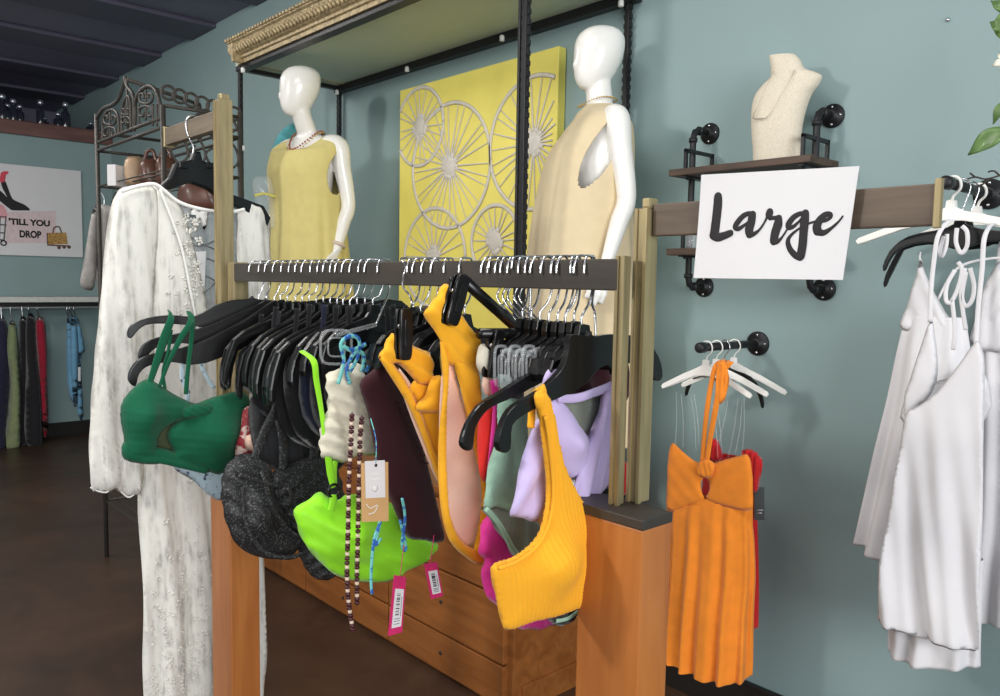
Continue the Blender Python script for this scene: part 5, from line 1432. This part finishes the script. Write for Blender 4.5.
# turquoise scarf behind the left mannequin
M['turq'] = cloth('turquoise_scarf', (96, 176, 184), var=.1)
b = MB(); puff(b, Pln(-3.86, 2.05, -20), [(277, 136), (284, 128), (296, 122), (306, 130), (300, 150), (284, 160), (274, 164), (271, 152)], thick=.02, step=.014, reach=.05, fold=folds(.008, 14, 60)); tag(b.build('scarf', M['turq']), 'turquoise scarf showing over the shoulder of the left mannequin', 'scarf')
# clear packet at the left of the case
PQ = Pln(-3.6, 1.70, -20)
b = MB(); puff(b, PQ, [(252, 180), (262, 176), (272, 178), (275, 200), (276, 224), (268, 230), (258, 226), (254, 200)], thick=.012, step=.014, reach=.04, fold=folds(.006, 12, 40), smooth=2)
pk = tag(b.build('clear_packet', M['clear']), 'clear plastic packet with a yellow band hanging left of the ochre mannequin', 'packet')
M['yband'] = mat('yellow_band', (214, 206, 96), rough=.5)
b = MB(); strap(b, PQ, [(254, 196, .014), (264, 194, .016), (275, 197, .014)], .012, .001); b.build('band', M['yband'], pk)

# ================================================================== lace dress on the left high rail
M['lace'] = lace('white_lace', (226, 224, 216), .6, .98)
M['lace2'] = lace('sheer_grey_lace', (196, 198, 200), .14, .55, 70, 8)
M['lacew'] = lace('white_lace_motif', (244, 243, 238), .0, 1.3, 40, 14, (1, 1, .8))
M['trimw'] = cloth('white_binding', (240, 239, 234), var=.03)
xL = at(192, 116, y=.9).x
PLc = Pln(xL, .9)
t = thing('wide_hanger', (xL, .9, 1.7), 'wide black suit hanger on the left high rail holding the white lace robe', 'hanger')
b = MB()
ol = [(193, 152), (199, 152), (201, 161), (212, 165), (219, 176), (223, 192), (245, 200), (262, 206), (269, 218), (266, 226), (254, 216), (238, 209), (222, 200), (206, 189), (190, 183), (176, 187), (162, 191), (150, 191), (138, 190), (126, 193), (120, 199), (115, 207), (112, 202), (116, 192), (126, 185), (145, 184), (160, 186), (168, 178), (174, 164), (190, 160)]
b.prism([tuple(PLc.px(*p)) for p in ol], lambda u, v, w: PLc.w(u, v, w), -.014, .014, .005); b.build('body', M['plast'], t)
b = MB()
for s in ((181, 166), (208, 166)):
    q = PLc.px(*s); b.obox(PLc.w(q.x, q.y, .016), PLc.u, V((0, 0, 1)), PLc.n, .012, .008, .006, .002); b.build('clip', M['plast'], t); b = MB()
hk = [(193, 154), (193, 146), (189, 138), (186, 128), (187, 119), (192, 115.5), (198, 118), (200, 126)]
b = MB(); b.tube(c3([tuple(Pln(xL, .9).p3(*p, w=0.0)) for p in hk], 5), .0026, 8); b.build('hook', M['wire'], t)

g = thing('lace_robe', (xL, .9, .1), 'long white lace robe with bell sleeve on the left high rail', 'dress')
b = MB(); puff(b, Pln(xL + .035, .9), [(115, 196), (124, 187), (148, 185), (158, 196), (158, 240), (154, 300), (152, 380), (147, 440), (142, 486), (136, 494), (128, 498), (120, 492), (112, 489), (106, 493), (98, 492), (90, 488), (89, 460), (92, 400), (97, 330), (102, 280), (106, 235), (110, 210)], thick=.022, step=.011, reach=.06, fold=folds(.010, 16, 4, .005, 44, .1, grow=(1.75, 1.0))); b.build('sleeve', M['lace'], g)
b = MB(); puff(b, Pln(xL + .02, .9), [(150, 187), (168, 196), (184, 212), (195, 250), (206, 300), (216, 340), (240, 345), (256, 400), (262, 480), (264, 560), (264, 640), (262, 700), (258, 725), (230, 728), (200, 724), (170, 728), (144, 722), (142, 640), (141, 560), (139, 490), (146, 420), (150, 300), (150, 240)], thick=.03, step=.013, reach=.06, fold=folds(.014, 11, 3, .005, 27, .1, grow=(1.7, .6))); fo_ = folds(.014, 11, 3, .005, 27, .1, grow=(1.7, .6)); rr_ = random.Random(5)
for i in range(230):
    if i < 60: px, py = rr_.triangular(160, 200, 188), rr_.uniform(215, 330)
    else: px, py = rr_.choice((156, 172, 186, 200)) + rr_.uniform(-9, 9), 700 - abs(rr_.gauss(0, 75))
    q = PLc.px(px, py)
    for k in range(5):
        a = 2 * pi * k / 5 + rr_.random(); L = rr_.uniform(.003, .007); uu, vv = q.x + cos(a) * L, q.y + sin(a) * L
        c = Pln(xL + .02, .9).w(uu, vv, .0305 + fo_(uu, vv)); b.ell(c, (L * .7, L * .7, .0015), (PLc.u, V((0, 0, 1)), PLc.n), 6, 4)
b.build('front_panel', M['lace'], g)
b = MB(); puff(b, Pln(xL - .03, .9), [(158, 192), (185, 206), (222, 212), (246, 212), (250, 260), (248, 340), (240, 380), (210, 390), (186, 380), (160, 340)], thick=.01, step=.013, reach=.05, fold=folds(.006, 12)); b.build('sheer_back', M['lace2'], g)
b = MB(); puff(b, Pln(xL + .0, .9), [(238, 206), (252, 203), (264, 210), (270, 222), (271, 260), (270, 310), (268, 350), (258, 380), (244, 380), (238, 330), (236, 260)], thick=.022, step=.011, reach=.05, fold=folds(.008, 16, 5, .004, 36, .2)); b.build('sleeve', M['lace'], g)
b = MB()
strap(b, Pln(xL + .035, .9), [(118, 192), (134, 187), (150, 185), (160, 191), (172, 201), (186, 207), (204, 211), (224, 213), (240, 210)], .010, .004, .03); strap(b, Pln(xL + .035, .9), [(156, 190), (166, 215), (178, 250), (186, 290), (194, 330), (200, 370)], .007, .004, .03)
b.build('binding', M['trimw'], g); b = MB(); strap(b, Pln(xL + .035, .9), [(142, 484), (136, 492), (128, 497), (120, 491), (112, 488), (106, 492), (98, 491), (90, 487)], .004, .002, .004)
b.build('binding', M['trimw'], g)
b = MB()
for pts in ([(178, 222), (195, 240), (222, 252)], [(176, 240), (200, 246), (224, 236)], [(182, 262), (205, 258), (228, 268)], [(184, 286), (205, 276), (226, 290)], [(190, 300), (208, 290), (224, 272)]):
    b.tube(c3([tuple(Pln(xL - .015, .9).p3(*p)) for p in pts], 5), .0022, 6)
M['greycord'] = cloth('grey_cord', (110, 112, 116)); b.build('lacing', M['greycord'], g)
b = MB(); puff(b, Pln(xL - .008, .9), [(190, 208), (198, 212), (206, 208), (206, 222), (202, 230), (198, 220), (194, 230), (190, 222)], thick=.004, step=.008, reach=.02, w0=.012); b.build('lace_motif', M['trimw'], g)
# applique flowers: on the front panel and hem
b = MB(); rr_ = random.Random(5)
for i in range(0):
    if i < 22: px, py = rr_.uniform(160, 196), rr_.uniform(215, 330)
    elif i < 30: px, py = rr_.uniform(94, 138), rr_.uniform(455, 488)
    else: px, py = rr_.uniform(146, 212), rr_.triangular(520, 700, 670)
    c = Pln(xL + .035, .9).p3(px, py, .036)
    for k in range(5):
        a = 2 * pi * k / 5 + rr_.random(); L = rr_.uniform(.008, .014)
        b.ell(c + PLc.u * cos(a) * L + V((0, 0, sin(a) * L)), (L * .7, L * .7, .002), (PLc.u, V((0, 0, 1)), PLc.n), 7, 4)
P_ = Pln(xL - .005, .9); q = [tuple(P_.px(*p)) for p in ((193, 252), (206, 251), (204, 300), (190, 300))]
tg_ = MB().prism(q, lambda u, v, w: P_.w(u, v, w), -.0006, .0006).build('swing_tag', M['paper']); tag(tg_, 'tall white paper tag inside the neckline of the lace robe', 'tag')
P_ = Pln(xL + .01, .9); q = [tuple(P_.px(*p)) for p in ((186, 214), (196, 215), (196, 219), (186, 218))]
MB().prism(q, lambda u, v, w: P_.w(u, v, w), -.0006, .0006).build('neck_label', M['greytag'], g)

# ================================================================== wrought iron shelf unit
fx0, fx1, fy0, fy1 = -4.388, -3.479, 1.25, 1.585
ir = thing('bakers_rack', ((fx0 + fx1) / 2, (fy0 + fy1) / 2, 0), 'tall wrought iron baker rack with scrollwork panels behind the lace robe', 'shelf unit')
PF = Pln(-4, fy0, -90); PE = Pln(fx1, 1.4, 0); PE0 = Pln(fx0, 1.4, 0)
b = MB()
zt = 2.13
for (x, y, zz) in ((fx0, fy0, 2.27), (fx1, fy0, 2.18), (fx0, fy1, 2.2), (fx1, fy1, 2.2)):
    b.tube([V((x, y, 0)), V((x, y, zz))], .011, 10); b.build('post', M['iron'], ir); b = MB()
b = MB()
for z in (2.13, 2.09): b.tube([V((fx0, fy0, z)), V((fx1, fy0, z))], .008, 8); b.tube([V((fx0, fy1, z)), V((fx1, fy1, z))], .008, 8)
for x in (fx0, fx1):
    b.tube([V((x, fy0, 2.09)), V((x, fy1, 2.09))], .008, 8); b.tube([V((x, fy0, 2.18)), V((x, fy1, 2.18))], .008, 8)
b.build('top_frame', M['iron'], ir); b = MB()
zs_ = at(140, 188, y=1.42).z
for z in (zs_, 1.35, .8, .3):
    for x in (fx0, fx1): b.tube([V((x, fy0, z)), V((x, fy1, z))], .007, 8)
    for k in range(8): y = fy0 + (fy1 - fy0) * k / 7; b.tube([V((fx0, y, z)), V((fx1, y, z))], .004, 6)
    b.build('shelf', M['iron'], ir); b = MB()
b = MB()
def sp(P, pts, r=.007, n=6): b.tube(c3([tuple(P.p3(*p)) for p in pts], n), r, 7)
sp(PF, [(97, 118), (103, 109), (112, 105), (118, 100), (122, 90), (125, 77)], .009)
sp(PF, [(125, 77), (127, 86), (133, 95), (135, 112), (134, 131)], .009)
sp(PF, [(134, 131), (135, 105), (140, 92), (149, 86), (156, 91), (160, 104), (162, 121)], .009)
sp(PF, [(103, 141), (103, 122), (107, 112), (113, 110), (118, 116), (119, 136)]); sp(PF, [(122, 135), (122, 112), (126, 98), (130, 100), (131, 132)])
for cxp, cyp, s in ((110, 126, 1.0), (146, 105, 1.1), (126, 116, .7)):
    for q in ((1, 1), (-1, 1), (1, -1), (-1, -1)):
        sp(PF, [(cxp, cyp + 1 * q[1]), (cxp + 5 * s * q[0], cyp + 3 * s * q[1]), (cxp + 6 * s * q[0], cyp + 9 * s * q[1]), (cxp + 2.5 * s * q[0], cyp + 10 * s * q[1]), (cxp + 2 * s * q[0], cyp + 6 * s * q[1])], .006)
    sp(PF, [(cxp, cyp - 14 * s), (cxp, cyp + 14 * s)], .005)
for x in (139, 153, 157): sp(PF, [(x, 126), (x, 104)], .005)
b.build('front_scrollwork', M['iron'], ir)
b = MB()
a, c = V((PF.p3(127, 80).x, fy0, 2.36)), V((PF.p3(127, 80).x, fy1, 2.30)); b.tube([a, c], .009, 8); b.tube([c, V((c.x, fy1, 2.13))], .008, 8)
b.tube([a, V((a.x, fy0, 2.13))], .006, 8)
b.build('top_bar', M['iron'], ir); b = MB()
k = 7
for i in range(k):
    u0, u1 = i / k, (i + 1) / k
    y0_, y1_ = fy0 + (fy1 - fy0) * u0, fy0 + (fy1 - fy0) * u1; ym = (y0_ + y1_) / 2; hz = .028
    b.tube([V((fx1, ym + (y1_ - y0_) * .6 * cos(t_), 2.235 - .05 * u0 + hz * sin(t_))) for t_ in [2 * pi * j / 20 for j in range(20)]], .006, 7, closed=True)
b.build('top_scrollwork', M['iron'], ir); b = MB()
for y in (fy0 + .08, fy0 + .2):
    b.tube(c3([(fx1, y, 2.09), (fx1, y + .03, 2.14), (fx1, y + .09, 2.17), (fx1, y + .12, 2.13), (fx1, y + .08, 2.10)], 5), .006, 7)
for i in range(4):
    y = fy0 + .05 + i * .075
    b.tube(c3([(fx1, y, 2.08), (fx1, y + .04, 2.04), (fx1, y + .05, 1.98), (fx1, y + .01, 1.95), (fx1, y - .02, 2.0), (fx1, y + .01, 2.03)], 5), .0055, 7)
b.build('side_scrollwork', M['iron'], ir)
# goods on it
M['leather'] = mat('brown_leather', (96, 62, 50), rough=.4, var=.25, scale=14, coat=.2)
M['tan'] = mat('tan_leather', (178, 150, 120), rough=.5, var=.12)
def bag(P, ol, m, label, handle=None, th=.045):
    b = MB(); puff(b, P, ol, thick=th, step=.02, reach=.06, fold=folds(.006, 9, 20), back=1.0); o = b.build('handbag', m); tag(o, label, 'bag')
    if handle: MB().tube(c3([tuple(P.p3(*p)) for p in handle], 5), .009, 8).build('handle', m, o)
    return o
PB1 = Pln(-4.0, 1.36, -50)
bag(PB1, [(126, 160), (135, 156), (142, 160), (142, 187), (126, 188)], M['tan'], 'tan bag standing on the baker rack, left of the brown ones')
bag(Pln(-3.9, 1.40, -50), [(141, 164), (150, 158), (158, 161), (160, 187), (141, 188)], M['leather'], 'brown leather bag with looped handle in the middle of the baker rack', [(144, 163), (147, 152), (153, 151), (156, 161)])
bag(Pln(-3.75, 1.42, -50), [(157, 160), (165, 155), (174, 160), (176, 187), (157, 188)], M['leather'], 'brown leather bag with tall looped handle, right one on the baker rack', [(160, 159), (163, 150), (169, 151), (171, 159)])
bag(Pln(-3.6, 1.46, -50), [(178, 188), (188, 180), (200, 179), (214, 186), (220, 200), (216, 212), (180, 210)], M['leather'], 'rounded brown leather bag seen under the wide black hanger')
b = MB(); p = PB1.p3(118, 187); b.obox(p + V((0, 0, .05)), PB1.u, PB1.n, V((0, 0, 1)), .022, .05, .05, .003); tag(b.build('white_box', M['paper']), 'small white box at the left end of the baker rack shelf', 'box')
M['greyknit'] = cloth('grey_knit', (150, 146, 142), var=.12)
g = thing('grey_shirt', (-4.45, 1.2, 1.0), 'grey knit shirt hanging from the left post of the baker rack', 'shirt')
PGk = Pln(-4.45, 1.22, -20)
b = MB(); puff(b, PGk, [(97, 208), (104, 205), (112, 207), (120, 215), (122, 290), (112, 296), (98, 294), (96, 250)], thick=.02, step=.02, reach=.05, fold=folds(.014, 9, 8)); b.build('body', M['greyknit'], g)
b = MB(); puff(b, PGk, [(97, 208), (92, 214), (88, 240), (84, 262), (81, 284), (88, 290), (95, 286), (99, 250)], thick=.022, step=.02, reach=.05, fold=folds(.01, 10, 15), w0=.03); b.build('sleeve', M['greyknit'], g)
MB().tube(c3([tuple(PGk.p3(*p)) for p in ((104, 206), (104, 198), (100, 192), (97, 190))], 4), .003, 6).build('hanger_hook', M['wire'], g)

# ================================================================== far wall: poster, shelf rail, clothes, bottles
XP = XF + .03
pc = [at(81, 171, x=XP), at(81, 257.4, x=XP)]
po = MB().box((XF + .002, .78, pc[1].z), (XP, pc[0].y, pc[0].z), .004).build('canvas_print', M['paper']); tag(po, 'white canvas print with legs in heels and the words till you drop, far wall', 'picture')
PPt = Pln(XP, 1.5)
def flatpoly(name, pts, m, w=.0015, par=po, smooth=0):
    q = [tuple(PPt.px(*p)) for p in pts]
    if smooth: q = cr(q, smooth, True)
    return MB().prism(q, lambda u, v, ww: PPt.w(u, v, ww), .0002, w).build(name, m, par)
M['blush'] = mat('blush_paint', (222, 200, 202), rough=.8); M['rose'] = mat('rose_paint', (214, 74, 92), rough=.7); M['pinkp'] = mat('soft_pink_paint', (226, 164, 172), rough=.8)
M['gryp'] = mat('grey_paint', (120, 116, 116), rough=.8); M['tanp'] = speckle('bag_print', (190, 150, 84), (146, 104, 56), 60, .5, .7)
flatpoly('pink_panel', [(6, 212), (56, 211), (56, 243), (6, 243)], M['blush'])
flatpoly('legs', [(1, 181), (5, 181), (8, 188), (12, 198), (17, 201.5), (25, 205), (30, 210), (24, 210.5), (11, 210), (10, 205), (6, 195), (2, 187)], M['ink'], .002, smooth=3)
flatpoly('legs', [(-12, 184), (-4, 188), (4, 194), (11, 203), (12, 210), (6, 206), (-4, 198), (-14, 190)], M['ink'], .0018, smooth=3)
flatpoly('heel', [(1, 172.5), (4, 171.2), (8.5, 171.3), (8.2, 174), (6, 174.5), (5, 181), (1, 183), (-1, 180)], M['rose'], .0022)
flatpoly('skirt', [(-20, 204), (0, 204), (5, 208), (7, 213), (5, 218), (-20, 220)], M['pinkp'], .0016, smooth=2)
for pts in ([(-10, 216), (6, 217)], [(-10, 224), (6.5, 225)], [(-10, 232), (5, 233)], [(-10, 239), (4, 240)], [(6, 216), (4, 240)], [(0, 216), (-1, 240)], [(-6, 216), (-6, 240)]):
    b = MB(); strap(b, PPt, pts, .012, .0006, .0014, n=1, seg=6); b.build('cart_wire', M['gryp'], po)
b = MB()
for c in ((3.5, 243), (-8, 243)): b.tube([PPt.p3(*c, w=.0015) + PPt.u * (cos(t_) * .02) + V((0, 0, sin(t_) * .02)) for t_ in [2 * pi * j / 16 for j in range(16)]], .006, 6, closed=True)
b.build('cart_wheel', M['ink'], po)
flatpoly('printed_bag', [(47, 233), (66, 232.5), (68, 244), (48, 244.5)], M['tanp'], .002)
b = MB(); strap(b, PPt, [(53, 233), (54, 228), (58, 226.5), (60, 228.5), (61.5, 233)], .012, .0008, .0016); strap(b, PPt, [(47, 245), (58, 245.5), (70, 246)], .012, .0008, .0018); strap(b, PPt, [(47, 233), (47.5, 244)], .01, .0008, .002)
for c in ((59, 247.5), (64, 247), (69, 247)): b.ell(PPt.p3(*c, w=.0015), (.016, .016, .002), (PPt.u, V((0, 0, 1)), PPt.n), 10, 4)
b.build('bag_trim', M['leather'], po)
def lettering(txt, box, parent, m):
    cu = bpy.data.curves.new('lettering', 'FONT'); cu.body = txt; cu.extrude = .001; cu.offset = .05
    o = bpy.data.objects.new('lettering_tmp', cu); COL.objects.link(o)
    dg = bpy.context.evaluated_depsgraph_get(); dg.update()
    me = bpy.data.meshes.new_from_object(o.evaluated_get(dg)); bpy.data.objects.remove(o)
    xs_ = [v.co.x for v in me.vertices]; ys_ = [v.co.y for v in me.vertices]
    mnx, mxx, mny, mxy = min(xs_), max(xs_), min(ys_), max(ys_)
    a_ = PPt.px(box[0], box[1]); b_ = PPt.px(box[2], box[3]); org = V(parent['_o'])
    for v in me.vertices:
        s = (v.co.x - mnx) / (mxx - mnx); t_ = (v.co.y - mny) / (mxy - mny); zz = v.co.z
        v.co = PPt.w(a_.x + (b_.x - a_.x) * s, b_.y + (a_.y - b_.y) * t_, .0022 + zz * .3) - org
    me.materials.clear(); me.materials.append(m)
    n_ = bpy.data.objects.new('lettering', me); COL.objects.link(n_); n_.parent = parent; n_['_o'] = parent['_o']
lettering("'TILL YOU", (8.5, 217.8, 50, 226.8), po, M['ink'])
lettering('DROP', (19.3, 230, 41.5, 238.5), po, M['ink'])

M['wshelf'] = mat('pale_shelf', (206, 206, 200), rough=.5)
sf = thing('hanging_shelf', (-7.8, 1.6, 1.2), 'pale wall shelf with garment rod on the far left wall', 'shelf')
zsf = at(40, 297, x=-7.65).z
MB().box((XF + .002, .5, zsf - .045), (-7.65, 2.26, zsf), .004).build('board', M['wshelf'], sf)
MB().box((XF + .002, .5, zsf - .085), (-7.72, 2.26, zsf - .047)).build('apron', M['blk'], sf)
zrd = at(40, 307, x=-7.76).z
MB().tube([V((-7.78, .5, zrd)), V((-7.78, 2.3, zrd))], .013, 12).build('rod', M['wplast'], sf)
M['trous'] = cloth('sage_trousers', (128, 138, 100), var=.1); M['blkc'] = cloth('black_crepe', (30, 28, 32)); M['crim'] = cloth('crimson_knit', (150, 26, 48)); M['sky'] = cloth('sky_jersey', (112, 164, 196), var=.1); M['navyc'] = cloth('deep_navy', (36, 36, 58))
def farcloth(name, ol, m, label, cat, w=0.0, fold=.02, group=None, freq=7):
    g = thing(name, tuple(Pln(-7.74 + w, 1.5).p3(*ol[0])), label, cat, group)
    b = MB(); puff(b, Pln(-7.74 + w, 1.5), ol, thick=.03, step=.035, reach=.07, fold=folds(fold, freq, 4, grow=(1.2, .4))); b.build('body', m, g)
    q = [(ol[0][0] + ol[1][0]) / 2, (ol[0][1] + ol[1][1]) / 2]
    a = Pln(-7.74 + w, 1.5).p3(*q)
    MB().tube(c3([tuple(a), (-7.745, a.y, zrd - .03), (-7.75, a.y, zrd + .02), (-7.78, a.y, zrd + .028), (-7.80, a.y, zrd)], 5), .006, 7).build('hanger_hook', M['wire'], g)
    return g
farcloth('trousers', [(-2, 320), (5, 319), (9, 340), (10, 390), (6, 446), (-6, 446), (-5, 390)], M['navyc'], 'navy garment at the left edge, left of the sage trousers', 'trousers')
farcloth('trousers', [(9, 324), (15.5, 323), (18, 337), (20, 360), (20.5, 385), (19, 446), (6, 446.5), (10, 385), (7, 350)], M['trous'], 'sage green trousers hanging on the far rod', 'trousers', .05)
farcloth('trousers', [(19, 322), (27, 321), (28, 360), (28, 442), (20, 441), (20, 380)], M['blkc'], 'black garment directly right of the sage trousers', 'trousers', .02)
farcloth('long_dress', [(26, 319), (35, 318), (39, 357), (43, 440), (26, 443), (26, 380)], M['blkc'], 'black garment between the sage trousers and the crimson top', 'dress', .06)
farcloth('long_shirt', [(36, 320), (44, 319), (46.5, 342), (47, 375), (49, 424), (44, 436), (40, 380), (37, 350)], M['crim'], 'crimson garment with a pale hem on the far rod', 'top', .08)
farcloth('shirt', [(67, 319), (71, 318), (74, 345), (77, 400), (68, 394), (66, 350)], M['sky'], 'light blue top, left of the blue ones on the far rod', 'shirt', .05, .012)
farcloth('shirt', [(71, 319), (75, 318), (79, 348), (77, 400), (73, 402), (70, 350)], M['sky'], 'light blue top, middle of the blue ones on the far rod', 'top', .09, .012)
farcloth('shirt', [(74, 318), (79, 320), (85, 349), (82, 354), (81, 370), (84, 416), (77, 412), (75, 350)], M['sky'], 'light blue top with pale tag, right of the blue ones', 'top', .07, .012)
P_ = Pln(-7.58, 1.5); q = [tuple(P_.px(*p)) for p in ((78, 367), (80.5, 367), (80.5, 381), (78, 381))]
tag(MB().prism(q, lambda u, v, w: P_.w(u, v, w), -.001, .001).build('price_tag', M['paper']), 'small pale tag hanging on the light blue tops', 'tag')
M['glassb'] = mat('smoky_glass', (44, 46, 58), rough=.12, coat=.6, var=.2); M['silverb'] = mat('silver_cap', (206, 210, 222), rough=.25, metal=.8)
for i, (px, top, r, lab) in enumerate(((3, 94, .045, 'leftmost on the brown ledge'), (8, 104, .04, 'second from left on the brown ledge'), (14, 99, .04, 'with bright shoulder, third from left on the ledge'), (20.5, 105, .035, 'fourth from left on the ledge, with pale cap'), (41, 100, .035, 'standing alone mid ledge'), (45, 118, .035, 'tiny and round, just right of the tall lone one'), (58.5, 113, .04, 'of the right pair on the ledge, left'), (66, 102, .04, 'of the right pair on the ledge, taller'), (91, 123, .04, 'small, at the right end of the ledge by the iron rack'))):
    base = at(px, 130, x=XF - .15); zt_ = at(px, top, x=XF - .15).z; h = max(.08, zt_ - 2.78)
    g = thing('bottle', (XF - .15, base.y, 2.78), 'small dark glass bottle ' + lab, 'bottle', 'bottles on the brown ledge')
    MB().lathe(V((XF - .15, base.y, 2.78)), [(r * .9, 0), (r, h * .06), (r, h * .55), (r * .45, h * .68), (r * .4, h * .84)], 14).build('glass', M['glassb'], g)
    MB().lathe(V((XF - .15, base.y, 2.78)), [(r * .5, h * .82), (r * .62, h * .84), (r * .62, h * .97), (r * .4, h)], 12).build('cap', M['silverb'], g)

# ================================================================== light
def area(name, loc, target, size, energy, color=(1, 1, 1), sy=None, spread=None):
    l = bpy.data.lights.new(name, 'AREA'); l.energy = energy; l.color = color; l.size = size
    if sy: l.shape = 'RECTANGLE'; l.size_y = sy
    if spread: l.spread = radians(spread)
    o = bpy.data.objects.new(name, l); COL.objects.link(o); o.location = loc
    o.rotation_euler = (V(target) - V(loc)).to_track_quat('-Z', 'Y').to_euler()
    return o
area('shop_window_light', (4.2, -1.1, 2.0), (-1.4, 1.2, 1.2), 3.0, 245, (0.97, 0.985, 1.0), 2.4)
area('ceiling_panel_light', (-4.9, 0.3, 3.15), (-4.9, 0.8, 0), 1.1, 42, (1.0, 0.97, 0.93))
area('ceiling_strip_light', (-1.2, 0.5, 3.18), (-1.2, 1.3, 0), 1.2, 48, (1.0, 0.98, 0.95))
area('ceiling_spot', (-2.6, -2.9, 2.9), (-1.3, 2.0, 1.3), 0.45, 80, (1.0, 0.96, 0.9))
w = bpy.data.worlds.new('world'); S.world = w; w.use_nodes = True
w.node_tree.nodes['Background'].inputs[0].default_value = (0.9, 0.95, 1.0, 1); w.node_tree.nodes['Background'].inputs[1].default_value = 0.6
S.view_settings.view_transform = 'Standard'; S.view_settings.look = 'None'; S.view_settings.gamma = 1.0; S.view_settings.use_curve_mapping = False
S.view_settings.exposure = 0.0
for o in list(bpy.data.objects):
    if '_o' in o: del o['_o']
